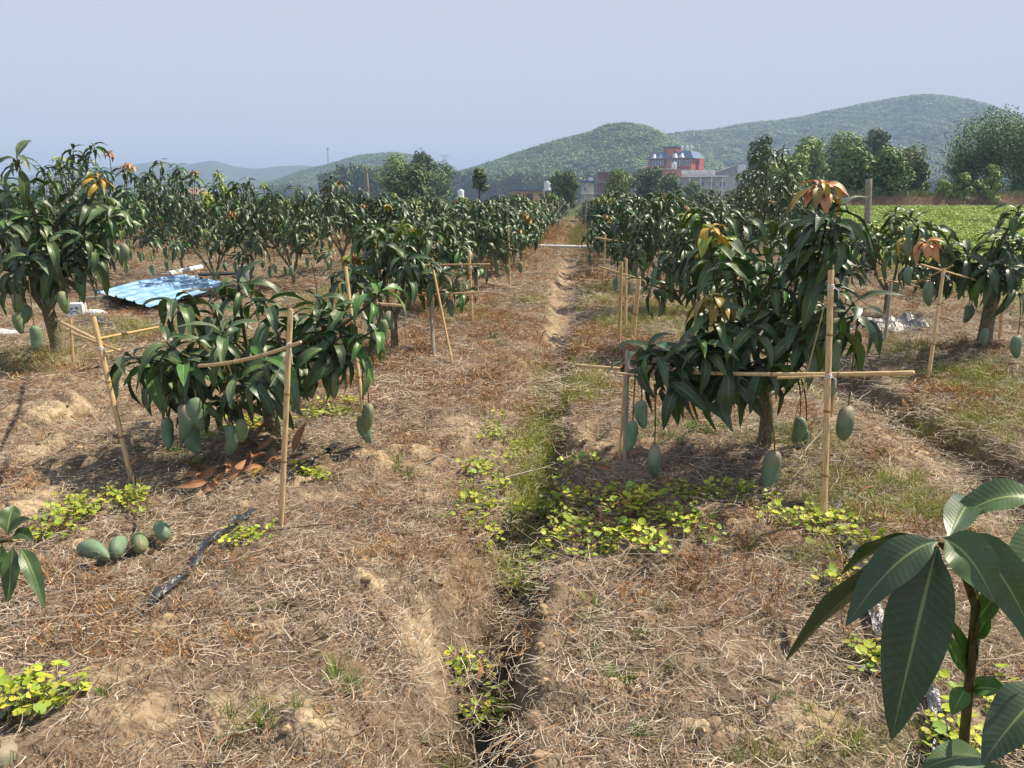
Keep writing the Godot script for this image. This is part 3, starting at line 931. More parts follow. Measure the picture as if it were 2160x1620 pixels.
# ------------------------------------------------------------------ trees far off
func crown_mesh(blobs: Array, per: int, leaf: float, cols: Array, soft := 0.0) -> ArrayMesh:
	var mb := MB.new()
	for b in blobs:
		var c: Vector3 = b[0]
		var r: Vector3 = b[1]
		for k in per:
			var u := Vector3(R.randfn(), R.randfn(), R.randfn()).normalized()
			var f := 0.55 + 0.5 * pow(R.randf(), 0.6)
			f *= 1.0 + n1.get_noise_3d(u.x * 2.0 + c.x * 3.0, u.y * 2.0 + c.y * 3.0, u.z * 2.0) * 0.6
			var p := c + u * r * f
			var nn := (u + Vector3(rr(-1, 1), rr(-0.6, 1.2), rr(-1, 1)) * 0.8).normalized()
			var s := nn.cross(Vector3(rr(-1, 1), rr(-1, 1), rr(-1, 1))).normalized()
			var t := nn.cross(s)
			var l := leaf * rr(0.6, 1.3)
			var col: Color = cols[R.randi() % cols.size()] * (rr(0.92, 1.08) if soft > 0.0 else rr(0.75, 1.25))
			var o := mb.v.size()
			mb.add(p - s * l * 0.6, Vector2(0, 0), col)
			mb.add(p + t * l * 0.35, Vector2(0, 1), col)
			mb.add(p + s * l * 0.7 - nn * l * 0.2, Vector2(1, 1), col)
			mb.add(p - t * l * 0.35, Vector2(1, 0), col)
			mb.quad(o, o + 1, o + 2, o + 3)
			for q in 4: mb.n.append(nn.lerp(u, soft).normalized())
	return mb.mesh()

func blobs_for(h0: float, h: float, r: float, n: int, top := 0.5) -> Array:
	var out := []
	for k in n:
		var f := (k + 0.5) / n
		var a := k * 2.4
		var y := lerpf(h0, h, f)
		var w := r * pow(sin(PI * clampf(0.12 + f * 0.8, 0, 1)), top)
		var q := w * rr(0.15, 0.6)
		var s := r * rr(0.34, 0.52)
		out.append([Vector3(cos(a) * q, y - s * 0.4, sin(a) * q), Vector3(s, s * rr(0.7, 0.9), s)])
	return out

func far_tree(called: String, label: String, at: Vector3, h: float, r: float, cols: Array, group: String, h0 := 0.25, n := 16, leaf := 0.35, per := 260, top := 0.5) -> void:
	var t := thing(called, label, "tree", at, group)
	var mb := MB.new()
	mb.tube([Vector3(0, -0.2, 0), Vector3(rr(-0.1, 0.1), h * 0.3, 0), Vector3(rr(-0.2, 0.2), h * 0.6, rr(-0.2, 0.2)), Vector3(0, h * 0.85, 0)], [h * 0.028, h * 0.02, h * 0.014, h * 0.004], 7, Color(0.14, 0.11, 0.08))
	for k in 5:
		var a := k * 2.4
		var y := lerpf(0.25, 0.6, k / 5.0) * h
		mb.tube([Vector3(0, y, 0), Vector3(cos(a) * r * 0.3, y + h * 0.1, sin(a) * r * 0.3), Vector3(cos(a) * r * 0.65, y + h * 0.2, sin(a) * r * 0.65)], [h * 0.012, h * 0.008, h * 0.003], 5, Color(0.14, 0.11, 0.08))
	part("trunk", mb.mesh(), M.bark, t)
	part("crown", crown_mesh(blobs_for(h * h0, h * 0.93, r, n, top), per, leaf, cols), M.wood_leaf, t)

func bamboo_clump(label: String, at: Vector3, h: float, n: int) -> void:
	var t := thing("bamboo_clump", label, "bamboo", at, "bamboo behind the vine field")
	var mb := MB.new()
	for k in n:
		var a := k * 2.4
		var hh := h * rr(0.6, 1.0)
		var out := Vector3(cos(a), 0, sin(a)) * rr(0.4, 1.0)
		var c := MB.new()
		var tip := out * (hh * 0.32) + Vector3(0, hh, 0)
		var pts := bez(out * 0.4, out * 0.7 + Vector3(0, hh * 0.8, 0), tip + out * hh * 0.16 - Vector3(0, hh * 0.16, 0), 10)
		c.tube(pts, tapered(10, 0.05, 0.012), 5, Color(0.2, 0.24, 0.1))
		part("culm", c.mesh(), M.bark, t)
		for q in 620:
			var f := pow(R.randf(), 0.7)
			var p: Vector3 = pts[clampi(int(f * 10.0), 1, 10)]
			p += Vector3(clampf(R.randfn(), -1.7, 1.7) * 0.55, clampf(R.randfn(), -1.6, 1.2) * 0.5, clampf(R.randfn(), -1.7, 1.7) * 0.55) * (0.5 + f * 0.6)
			var d := Vector3(rr(-1, 1), rr(-1.2, 0.1), rr(-1, 1)).normalized()
			var s := d.cross(Vector3(rr(-1, 1), 1, rr(-1, 1))).normalized()
			var col: Color = [Color(0.13, 0.21, 0.075), Color(0.17, 0.26, 0.085), Color(0.1, 0.17, 0.06)][R.randi() % 3] * rr(0.8, 1.2)
			var o := mb.v.size()
			var l := rr(0.18, 0.36)
			mb.add(p, Vector2(0, 0), col)
			mb.add(p + d * l * 0.5 + s * 0.042, Vector2(0, 0), col)
			mb.add(p + d * l, Vector2(0, 0), col)
			mb.add(p + d * l * 0.5 - s * 0.042, Vector2(0, 0), col)
			mb.quad(o, o + 1, o + 2, o + 3)
	part("crown", mb.mesh(), M.wood_leaf, t)

# ------------------------------------------------------------------ hills
# ridge: world points of the crest; the front slope falls over w metres towards the orchard
func hill(called: String, label: String, ridge: Array, w: float, rough: float, col: Color, trees: int, size: float, tints: Array, crowns: Array) -> void:
	var cv := Curve3D.new()
	for p in ridge:
		cv.add_point(p)
	for k in ridge.size():
		var a: Vector3 = ridge[maxi(k - 1, 0)]
		var b: Vector3 = ridge[mini(k + 1, ridge.size() - 1)]
		cv.set_point_in(k, (a - b) / 6.0)
		cv.set_point_out(k, (b - a) / 6.0)
	var total := cv.get_baked_length()
	var at := func(f: float, u: float) -> Vector3:
		var p := cv.sample_baked(f * total)
		var to := Vector3(-p.x, 0, -p.z).normalized()
		var q := p + to * w * (1.0 - u)
		var prof := pow(sin(clampf(u, 0.0, 1.0) * PI * 0.5), 1.25) if u <= 1.0 else cos((u - 1.0) * PI * 0.5)
		var nn := n1.get_noise_2d(q.x * 0.012 * 640.0 / w * 0.5, q.z * 0.012 * 640.0 / w * 0.5) * 2.0 + n1.get_noise_2d(q.x * 0.06, q.z * 0.06) * 0.5
		q.y = p.y * prof + nn * rough * sin(clampf(u, 0.0, 1.0) * PI) * p.y * 0.12 - 0.5
		return q
	var mb := MB.new()
	var cu := 130
	var cw := 56
	for a in cw + 1:
		for b in cu + 1:
			var p: Vector3 = at.call(float(b) / cu, 1.6 * a / cw)
			var t := n1.get_noise_2d(p.x * 0.6 / size, p.z * 0.6 / size)
			mb.add(p, Vector2(p.x, p.z), col.lerp(col * 1.5, clampf(t + 0.4, 0, 1)))
	for a in cw:
		for b in cu:
			var o := a * (cu + 1) + b
			mb.quad(o, o + cu + 1, o + cu + 2, o + 1)
	var h := part(numbered(called), mb.mesh(), M.hill, self)
	tag(h, label, "hill", "", "structure")
	if trees == 0: return
	var pts := []
	for k in trees:
		var u := pow(R.randf(), 0.9) * 1.06
		var p: Vector3 = at.call(R.randf(), u)
		var t := n1.get_noise_2d(p.x * 0.5 / size + 40.0, p.z * 0.5 / size) * 1.3 + rr(-0.35, 0.35)
		var c: Color = tints[0].lerp(tints[1], clampf(t + 0.5, 0, 1))
		var s := size * rr(0.55, 1.5)
		pts.append([p + Vector3(0, s * 0.3, 0), s, c * rr(0.85, 1.15)])
	scatter(numbered(called + "_forest"), "dense trees covering the " + label, "forest", crowns, M.wood_leaf, pts, "crowns", 0.2)

func make_hills() -> void:
	var crowns := []
	for k in 4:
		var bl := []
		for q in 5: bl.append([Vector3(rr(-0.5, 0.5), rr(-0.1, 0.7), rr(-0.5, 0.5)), Vector3(0.55, 0.45, 0.55) * rr(0.8, 1.1)])
		crowns.append(crown_mesh(bl, 46, 0.26, [Color.WHITE, Color(0.94, 0.96, 0.94), Color(1.06, 1.04, 0.96)], 0.92))
	var tn := [Color(0.1, 0.165, 0.06), Color(0.21, 0.31, 0.1)]
	var g := Color(0.05, 0.08, 0.03)
	hill("hill", "tall rounded wooded hill behind the bamboo on the right", [Vector3(972.925, 4.069, -1000.000), Vector3(866.759, 25.516, -1000.000), Vector3(758.635, 52.460, -1000.000), Vector3(651.762, 68.951, -1000.000), Vector3(565.919, 79.077, -1000.000), Vector3(498.811, 101.912, -1000.000), Vector3(465.459, 111.746, -1000.000), Vector3(427.098, 118.471, -1000.000), Vector3(394.622, 119.862, -1000.000), Vector3(351.890, 113.908, -1000.000), Vector3(303.598, 103.632, -1000.000), Vector3(260.119, 94.256, -1000.000), Vector3(215.940, 86.957, -1000.000), Vector3(171.254, 79.574, -1000.000), Vector3(125.941, 74.329, -1000.000), Vector3(91.797, 66.727, -1000.000), Vector3(57.629, 50.024, -1000.000), Vector3(23.418, 15.861, -1000.000)], 420.0, 1.0, g, 46000, 2.7, tn, crowns)
	hill("hill", "middle wooded hill rising behind the red building", [Vector3(149.639, -0.426, -640.000), Vector3(126.598, 14.149, -640.000), Vector3(103.586, 30.092, -640.000), Vector3(80.999, 40.229, -640.000), Vector3(65.972, 46.740, -640.000), Vector3(54.704, 51.797, -640.000), Vector3(39.815, 55.100, -640.000), Vector3(21.317, 54.161, -640.000), Vector3(2.759, 51.068, -640.000), Vector3(-15.916, 46.510, -640.000), Vector3(-38.530, 40.117, -640.000), Vector3(-61.393, 32.556, -640.000), Vector3(-84.523, 25.275, -640.000), Vector3(-100.082, 20.869, -640.000), Vector3(-115.765, 16.058, -640.000), Vector3(-139.570, 7.074, -640.000), Vector3(-155.596, 1.400, -640.000)], 250.0, 1.0, g, 27000, 2.1, tn, crowns)
	hill("hill", "low wooded hill with a radio mast left of the path", [Vector3(-88.711, 1.400, -820.000), Vector3(-108.426, 20.582, -820.000), Vector3(-128.181, 29.200, -820.000), Vector3(-147.951, 36.388, -820.000), Vector3(-167.718, 43.574, -820.000), Vector3(-190.102, 47.462, -820.000), Vector3(-212.757, 46.142, -820.000), Vector3(-238.301, 40.055, -820.000), Vector3(-264.122, 32.953, -820.000), Vector3(-290.028, 28.205, -820.000), Vector3(-316.351, 20.499, -820.000), Vector3(-343.006, 11.737, -820.000), Vector3(-364.596, 3.872, -820.000), Vector3(-380.600, 1.400, -820.000)], 240.0, 1.0, g, 21000, 2.4, [Color(0.1, 0.165, 0.065), Color(0.18, 0.27, 0.09)], crowns)
	hill("mountain", "pale blue mountain range on the far left horizon", [Vector3(-434.693, 1.400, -1550.000), Vector3(-470.438, 59.136, -1550.000), Vector3(-527.808, 68.411, -1550.000), Vector3(-586.009, 68.617, -1550.000), Vector3(-644.930, 64.250, -1550.000), Vector3(-693.482, 70.829, -1550.000), Vector3(-736.907, 81.072, -1550.000), Vector3(-782.059, 74.830, -1550.000), Vector3(-841.275, 79.664, -1550.000), Vector3(-891.834, 75.249, -1550.000), Vector3(-963.300, 68.089, -1550.000), Vector3(-1035.716, 58.989, -1550.000), Vector3(-1108.025, 55.442, -1550.000), Vector3(-1191.952, 48.107, -1550.000), Vector3(-1318.857, 40.777, -1550.000), Vector3(-1469.890, 29.511, -1550.000), Vector3(-1649.451, 1.400, -1550.000)], 380.0, 0.8, Color(0.05, 0.075, 0.04), 0, 30.0, [], [])
	hill("mountain", "nearer blue ridge below the far mountains on the left", [Vector3(-381.606, 1.400, -1200.000), Vector3(-440.206, 30.018, -1200.000), Vector3(-485.285, 35.096, -1200.000), Vector3(-531.345, 30.911, -1200.000), Vector3(-584.509, 36.756, -1200.000), Vector3(-639.473, 28.241, -1200.000), Vector3(-701.140, 34.143, -1200.000), Vector3(-765.092, 25.554, -1200.000), Vector3(-844.054, 28.608, -1200.000), Vector3(-925.441, 21.389, -1200.000), Vector3(-1048.909, 14.105, -1200.000), Vector3(-1175.866, 1.400, -1200.000)], 260.0, 0.8, Color(0.05, 0.075, 0.04), 0, 24.0, [], [])
	# woodland belts at the foot of the hills
	var pts := []
	for e in [[Vector3(-59.527, 6.978, -380.000), Vector3(37.920, 6.860, -380.000), 1100, 16.0], [Vector3(41.911, 7.435, -420.000), Vector3(255.396, 7.175, -420.000), 700, 14.0], [Vector3(-84.095, 5.270, -260.000), Vector3(-63.734, 5.100, -250.000), 190, 12.0], [Vector3(-210.810, 9.191, -520.000), Vector3(-60.870, 8.139, -460.000), 500, 13.0]]:
		for k in int(e[2]):
			var p: Vector3 = e[0].lerp(e[1], R.randf())
			p += p.normalized() * rr(0, 60.0)
			var s := rr(2.6, 4.2)
			var y: float = rr(0.15, 1.0) * e[3] * (0.75 + 0.3 * n1.get_noise_1d(p.x * 0.5))
			var t := n1.get_noise_2d(p.x * 0.4, p.z * 0.4) + rr(-0.3, 0.3)
			pts.append([Vector3(p.x, y, p.z), s, tn[0].lerp(tn[1], clampf(t + 0.3, 0, 1)) * rr(0.6, 0.8)])
	scatter("woodland_belt", "even belt of plantation trees along the foot of the hills", "forest", crowns, M.wood_leaf, pts, "crowns", 0.2)

# ------------------------------------------------------------------ village
func window(b: Node3D, at: Vector3, w: float, h: float, face: Vector3) -> void:
	var along := Vector3.UP.cross(face)
	var turn := atan2(face.x, face.z)
	var f := block("window", at + face * 0.06, Vector3(w, h, 0.12), M.frame, b, turn)
	var inv := f.transform.affine_inverse()
	for s in [-1.0, 1.0]:
		part("pane", UNIT, M.glass, f, inv * Transform3D(Basis(Vector3.UP, turn) * Basis.from_scale(Vector3(w * 0.42, h * 0.84, 0.06)), at + face * 0.11 + along * s * w * 0.235))

func make_village() -> void:
	var yaw := 0.5
	var b := thing("red_building", "five storey red apartment block with a blue mansard roof below the hills", "building", Vector3(41.397, 0.192, -300.000))
	b.rotation.y = -yaw
	var W := 17.0
	var D := 11.0
	var H := 17.0
	block("wall", Vector3(-W * 0.5, H * 0.5, -D * 0.5), Vector3(W, H, D), M.redwall, b)
	block("stair_bay", Vector3(-W * 0.5, H * 0.5 + 1.6, -1.5), Vector3(2.4, H + 3.2, 3.6), M.salmonwall, b)
	block("side_bay", Vector3(0.45, H * 0.5, -D * 0.74), Vector3(0.9, H, D * 0.46), M.redwall, b)
	var mb := MB.new()
	var o := 0.9
	for f in [[-W - o, o, H - 0.2], [-W + 0.9, -0.9, H + 2.4]]:
		for c in [[f[0], o if f[0] < -W else -0.9], [f[1], o if f[0] < -W else -0.9], [f[1], -D - o if f[0] < -W else -D + 0.9], [f[0], -D - o if f[0] < -W else -D + 0.9]]:
			mb.add(Vector3(c[0], f[2], c[1]), Vector2(0, 0), Color.WHITE)
	var flat := MB.new()
	for k in 4:
		var a: int = k
		var c: int = (k + 1) % 4
		var q := flat.v.size()
		for p in [mb.v[a], mb.v[c], mb.v[c + 4], mb.v[a + 4]]: flat.add(p, Vector2(0, 0), Color.WHITE)
		flat.quad(q, q + 3, q + 2, q + 1)
	var q2 := flat.v.size()
	for k in [4, 5, 6, 7]: flat.add(mb.v[k], Vector2(0, 0), Color.WHITE)
	flat.quad(q2, q2 + 3, q2 + 2, q2 + 1)
	var roof := part("roof", flat.mesh(), M.blueroof, b)
	for x in [-14.6, -12.0, -6.2, -3.6]:
		var g := MB.new()
		for p in [Vector3(x - 1.1, H, 1.0), Vector3(x + 1.1, H, 1.0), Vector3(x, H + 1.7, 0.8), Vector3(x, H + 1.7, -2.0), Vector3(x - 1.1, H, -2.0), Vector3(x + 1.1, H, -2.0)]: g.add(p, Vector2(0, 0), Color.WHITE)
		g.i.append_array(PackedInt32Array([0, 2, 1]))
		g.quad(0, 4, 3, 2)
		g.quad(1, 2, 3, 5)
		var gd := part("gable", g.mesh(), M.frame, roof)
		tag(gd, "small white triangular dormer on the blue roof", "")
	block("roof_house", Vector3(-9.2, H + 2.4, -3.5), Vector3(5.0, 3.4, 5.0), M.redwall, b)
	block("roof_slab", Vector3(-9.2, H + 4.2, -3.4), Vector3(5.8, 0.3, 5.8), M.bluetrim, b)
	for x in [-1.6, -3.2, -5.2]:
		var tk := MB.new()
		tk.tube([Vector3(x, H + 2.4, -3.0), Vector3(x, H + 3.2, -3.0), Vector3(x, H + 4.3, -3.0), Vector3(x, H + 4.6, -3.0)], [0.15, 0.5, 0.5, 0.1], 10, Color.WHITE)
		part("water_tank", tk.mesh(), M.white, b)
	for fl in 5:
		var y := 2.2 + fl * 3.25
		for x in [-16.4, -1.7]:
			window(b, Vector3(x, y, 0), 2.2, 1.9, Vector3(0, 0, 1))
		for x in [-12.9, -5.4]:
			var w := block("balcony_window", Vector3(x, y + 0.1, 0.35), Vector3(4.4, 2.2, 0.7), M.glass, b)
			tag(w, "dark glazed balcony front", "")
			block("balcony_slab", Vector3(x, y - 1.3, 0.4), Vector3(4.8, 0.4, 1.0), M.salmonwall, b)
			for k in 5: block("mullion", Vector3(x - 2.1 + k * 1.05, y + 0.1, 0.73), Vector3(0.12, 2.2, 0.1), M.frame, b)
		block("side_window", Vector3(0.07, y, -D * 0.45), Vector3(0.14, 1.3, 0.9), M.glass, b)
	for x in [0.0, -9.0, -W]:
		block("pilaster", Vector3(x, H * 0.5, 0.1), Vector3(0.35, H, 0.35), M.salmonwall, b)
	# long grey house in front
	var a := thing("long_house", "long grey two storey house with a white flat roof in front of red block", "house", Vector3(37.627, 0.292, -275.000))
	a.rotation.y = -0.12
	block("wall", Vector3(0, 4.6, -4), Vector3(22, 9.2, 8), M.whitewall, a)
	block("roof_slab", Vector3(0.6, 9.4, -3.4), Vector3(24.5, 0.45, 10.4), M.white, a)
	block("upper_room", Vector3(2, 10.3, -6), Vector3(13, 2.6, 4), M.whitewall, a)
	for k in 7:
		block("pillar", Vector3(-10.8 + k * 3.6, 4.6, 1.4), Vector3(0.3, 9.2, 0.3), M.white, a)
		for fl in 2:
			window(a, Vector3(-9.2 + k * 3.4 - 0.3, 2.6 + fl * 4.2, 0.0), 1.9, 1.9, Vector3(0, 0, 1))
	var s := thing("corner_house", "small house with terracotta parapet at the foot of red block", "house", Vector3(28.999, 0.318, -268.000))
	block("wall", Vector3(0, 4.3, -3), Vector3(9, 8.6, 6), M.whitewall, s)
	block("parapet", Vector3(1.5, 10.0, -3), Vector3(7, 2.8, 4), M.salmonwall, s)
	block("canopy", Vector3(-0.5, 11.6, -2), Vector3(5, 0.2, 3), M.white, s)
	for x in [-2.5, 2.0]: window(s, Vector3(x, 6.4, 0), 1.8, 2.2, Vector3(0, 0, 1))
	var tk2 := MB.new()
	tk2.tube([Vector3(2.6, 11.4, -2), Vector3(2.6, 11.6, -2), Vector3(2.6, 13.6, -2), Vector3(2.6, 13.9, -2)], [0.3, 0.8, 0.8, 0.1], 10, Color.WHITE)
	part("water_tank", tk2.mesh(), M.white, s)
	var h := thing("grey_roof_house", "house with a pale sloping roof and white gable right of red block", "house", Vector3(53.739, 0.540, -300.000))
	block("wall", Vector3(0, 5.5, -4), Vector3(9, 11, 8), M.whitewall, h)
	var rm := MB.new()
	for p in [Vector3(-7, 10.2, 1), Vector3(4.5, 14, 0.5), Vector3(4.5, 14, -8), Vector3(-7, 10.2, -8), Vector3(-7, 9.9, 1), Vector3(4.5, 10.5, 0.5)]: rm.add(p, Vector2(0, 0), Color.WHITE)
	rm.quad(0, 3, 2, 1)
	rm.quad(0, 1, 5, 4)
	part("roof", rm.mesh(), M.concrete, h)
	block("gable", Vector3(6, 12.2, -2), Vector3(3, 3.6, 4), M.white, h)
	# unfinished frame and cream house
	var c := thing("concrete_frame", "unfinished grey concrete house frame behind the round tree", "building", Vector3(11.160, 0.385, -250.000))
	for y in [3.4, 6.8, 10.0]: block("floor_slab", Vector3(0, y, -4), Vector3(12 if y < 9.0 else 11, 0.35, 8), M.concrete, c)
	for x in [-5.5, -1.8, 1.8, 5.4]:
		for z in [-0.4, -7.6]: block("column", Vector3(x, 5.0, z), Vector3(0.35, 10, 0.35), M.concrete, c)
	block("back_wall", Vector3(0, 5, -7.9), Vector3(11, 10, 0.2), M.salmonwall, c)
	block("side_wing", Vector3(9.4, 3.8, -4), Vector3(6.6, 7.6, 7), M.cream, c)
	block("wing_roof", Vector3(9.4, 7.8, -4), Vector3(7.4, 0.35, 8), M.white, c)
	for k in 3: block("roof_post", Vector3(-3.0 + k * 3.2, 11.2, -1), Vector3(0.12, 2.4, 0.12), M.steel, c)
	var d := thing("cream_house", "cream house with a blue tin roof and rooftop tank near the path end", "house", Vector3(2.617, 0.731, -230.000))
	block("wall", Vector3(0, 3.0, -3), Vector3(3.6, 6.0, 6), M.cream, d)
	block("roof", Vector3(0, 6.2, -3), Vector3(4.4, 0.5, 7), M.bluetrim, d)
	block("tank", Vector3(0.8, 7.0, -2), Vector3(1.2, 0.9, 1.2), M.white, d)
	block("awning", Vector3(0, 2.8, 0.4), Vector3(3.9, 0.2, 1.0), M.white, d)
	window(d, Vector3(-0.7, 4.2, 0), 1.1, 1.2, Vector3(0, 0, 1))
	var e := thing("tin_shed", "long low shed with orange wall and blue tin roof at field end", "shed", Vector3(-11.713, 0.844, -190.000))
	block("wall", Vector3(0, 1.5, -3), Vector3(9, 3.0, 6), M.ochre, e)
	block("roof", Vector3(0.4, 3.15, -3), Vector3(10.5, 0.3, 7.4), M.bluetrim, e)
	for k in 3: block("doorway", Vector3(-3 + k * 3.0, 1.2, 0.04), Vector3(1.6, 2.4, 0.08), M.black, e)
	for f in [[Vector3(-28.406, 2.182, -190.000), "white water tank on a stand among trees left of shed"], [Vector3(-7.016, 3.808, -180.000), "white water tank on a scaffold stand beside shed"]]:
		var w := thing("water_tower", f[1], "water tank", Vector3(f[0].x, 0, f[0].z), "water tanks by the village")
		var top: float = f[0].y
		for x in [-0.8, 0.8]:
			for z in [-0.8, 0.8]: block("leg", Vector3(x, top * 0.5, z), Vector3(0.15, top, 0.15), M.white, w)
		block("platform", Vector3(0, top + 0.08, 0), Vector3(2.2, 0.15, 2.2), M.white, w)
		var tb := MB.new()
		tb.tube([Vector3(0, top + 0.16, 0), Vector3(0, top + 0.2, 0), Vector3(0, top + 1.8, 0), Vector3(0, top + 2.1, 0)], [0.6, 0.8, 0.8, 0.2], 12, Color.WHITE)
		part("tank", tb.mesh(), M.white, w)
	var fr := thing("farm_house", "farmhouse with a red brick gable roof on the left horizon", "house", Vector3(-109.596, 0.486, -215.000))
	block("wall", Vector3(0, 1.6, -3), Vector3(7.5, 3.2, 6), M.cream, fr)
	var fm := MB.new()
	for p in [Vector3(-4.4, 3.0, 0.6), Vector3(4.4, 3.0, 0.6), Vector3(2.8, 4.6, -3), Vector3(-2.8, 4.6, -3), Vector3(-4.4, 3.0, -6.6), Vector3(4.4, 3.0, -6.6)]: fm.add(p, Vector2(0, 0), Color.WHITE)
	fm.quad(0, 3, 2, 1)
	fm.quad(3, 4, 5, 2)
	fm.i.append_array(PackedInt32Array([0, 4, 3, 1, 2, 5]))
	part("roof", fm.mesh(), M.oldroof, fr)
	window(fr, Vector3(-1.5, 1.6, 0), 1.2, 1.2, Vector3(0, 0, 1))
	# lattice tower and mast on the hill
	for f in [[Vector3(-135.600, 35.504, -800.000), 11.0, 3.2, "lattice power pylon on the saddle of the low hill", "pylon"], [Vector3(-252.905, 33.184, -790.000), 21.0, 0.9, "slim lattice radio mast standing on the low hill", "mast"]]:
		var t := thing("lattice_" + f[4], f[3], f[4], f[0])
		var hh: float = f[1]
		var w: float = f[2]
		for sx in [-1.0, 1.0]:
			for sz in [-1.0, 1.0]:
				var lb := MB.new()
				lb.tube([Vector3(sx * w, -3, sz * w), Vector3(sx * w * 0.5, hh, sz * w * 0.5)], [0.16, 0.12], 4, Color.WHITE)
				part("leg", lb.mesh(), M.steel, t)
		for k in 5:
			var y := hh * k / 5.0
			var r0 := lerpf(w, w * 0.5, k / 5.0)
			var r1 := lerpf(w, w * 0.5, (k + 1) / 5.0)
			var bb := MB.new()
			for sz in [-1.0, 1.0]:
				bb.tube([Vector3(-r0, y, sz * r0), Vector3(r1, y + hh / 5.0, sz * r1)], [0.08, 0.08], 4, Color.WHITE)
				bb.tube([Vector3(r0, y, sz * r0), Vector3(-r1, y + hh / 5.0, sz * r1)], [0.08, 0.08], 4, Color.WHITE)
			part("brace", bb.mesh(), M.steel, t)
		if f[4] == "pylon":
			block("crossarm", Vector3(0, hh, 0), Vector3(11, 0.3, 0.5), M.steel, t)
		else:
			block("antenna", Vector3(0.5, hh - 1.0, 0), Vector3(1.6, 1.6, 0.4), M.steel, t)

func make_far_trees() -> void:
	var lightg := [Color(0.2, 0.29, 0.065), Color(0.25, 0.34, 0.08), Color(0.15, 0.24, 0.055)]
	var darkg := [Color(0.08, 0.135, 0.045), Color(0.105, 0.165, 0.05), Color(0.06, 0.11, 0.04)]
	var midg := [Color(0.125, 0.2, 0.055), Color(0.16, 0.245, 0.065), Color(0.1, 0.17, 0.05)]
	var g := "trees beyond the orchard"
	far_tree("spreading_tree", "yellow green spreading tree standing left of the dark trees", Vector3(-30.174, 0.860, -130.000), 8.2, 4.2, lightg, g, 0.3, 18)
	far_tree("dark_tree", "tall dark tree with a rounded crown right of spreading yellow tree", Vector3(-24.765, 0.882, -125.000), 8.6, 3.2, darkg, g, 0.25, 18)
	far_tree("dark_tree", "thin crowned dark tree below the pylon", Vector3(-22.398, 0.863, -130.000), 7.2, 2.6, darkg, g, 0.4, 12, 0.3, 150)
	far_tree("dark_tree", "low dark tree filling the gap under the pylon trees", Vector3(-21.780, 0.912, -118.000), 5.2, 3.6, midg, g, 0.1, 14)
	far_tree("orchard_tree", "broad dark tree topping the orchard at the left of the path", Vector3(-11.112, 0.937, -52.000), 2.9, 2.0, darkg, g, 0.2, 14, 0.2)
	far_tree("dark_tree", "two stemmed dark tree rising above the mango row by path", Vector3(-7.514, 1.153, -60.000), 2.9, 0.85, darkg, g, 0.45, 8, 0.18, 160)
	far_tree("round_tree", "round yellow topped tree in front of the concrete frame", Vector3(3.565, 0.773, -72.000), 3.6, 1.55, midg + [Color(0.24, 0.26, 0.05)], g, 0.12, 16, 0.17, 260)
	far_tree("dark_tree", "conical dark tree at the far end of the path", Vector3(-1.061, 0.900, -78.000), 3.6, 1.4, darkg, g, 0.12, 14, 0.18, 240, 0.9)
	far_tree("dark_tree", "grey green bushy tree left of cream house", Vector3(-3.001, 0.910, -120.000), 5.2, 2.2, midg, g, 0.1, 12)
	far_tree("dark_tree", "dark bushy tree right of the concrete frame", Vector3(9.088, 0.854, -105.000), 5.2, 2.6, darkg, g, 0.1, 14, 0.28)
	far_tree("dark_tree", "dark low tree in front of long grey house", Vector3(12.231, 0.829, -110.000), 4.4, 2.4, darkg, g, 0.1, 12, 0.28)
	far_tree("dark_tree", "small tree at the foot of the long grey house", Vector3(18.401, 0.727, -130.000), 3.9, 2.4, midg, g, 0.1, 12, 0.28)
	far_tree("dark_tree", "tall dark tree behind the big mango right of path", Vector3(18.760, 1.060, -85.000), 7.4, 1.9, darkg, g, 0.2, 14, 0.25, 240, 0.8)
	far_tree("light_tree", "light green leafy tree left of the dark crowned tree", Vector3(24.601, 1.050, -88.000), 7.4, 2.7, lightg, g, 0.2, 18, 0.3)
	far_tree("light_tree", "light green tree with dense crown behind the wooden post", Vector3(28.832, 1.043, -90.000), 8.0, 3.0, lightg, g, 0.2, 18, 0.3)
	far_tree("light_tree", "pale green low tree left of wooden post behind vine field", Vector3(20.542, 1.081, -80.000), 5.2, 2.6, lightg, g, 0.15, 14, 0.28)
	far_tree("dark_tree", "dark flat crowned tree above the light green trees", Vector3(39.325, 0.965, -110.000), 10.4, 2.2, darkg, g, 0.55, 10, 0.3)
	far_tree("olive_tree", "olive yellow tree to the right of the light green trees", Vector3(33.177, 1.069, -84.000), 6.0, 2.6, [Color(0.17, 0.19, 0.06), Color(0.14, 0.165, 0.055), Color(0.2, 0.21, 0.08)], g, 0.2, 14, 0.28)
	far_tree("broadleaf_tree", "dark glossy leaved tree on the bank behind the wooden post", Vector3(18.799, 1.432, -56.000), 3.9, 1.7, midg, g, 0.1, 16, 0.24, 200)
	far_tree("broadleaf_tree", "bushy fruit tree with dark leaves on the bank", Vector3(20.996, 1.432, -56.000), 3.7, 1.7, midg, g, 0.05, 16, 0.24, 200)
	far_tree("broadleaf_tree", "low bushy tree at the end of the bank", Vector3(23.523, 1.433, -58.000), 2.9, 1.2, darkg, g, 0.05, 12, 0.22, 180)
	bamboo_clump("dense dark bamboo clump left of the tall leaning bamboo", Vector3(30.600, 1.437, -66.000), 5.6, 11)
	bamboo_clump("tall bamboo clump with a leaning tip behind the vine field", Vector3(31.604, 1.436, -64.000), 8.2, 11)
	bamboo_clump("grey green bamboo clump at the right edge of the field", Vector3(32.646, 1.434, -62.000), 7.4, 12)
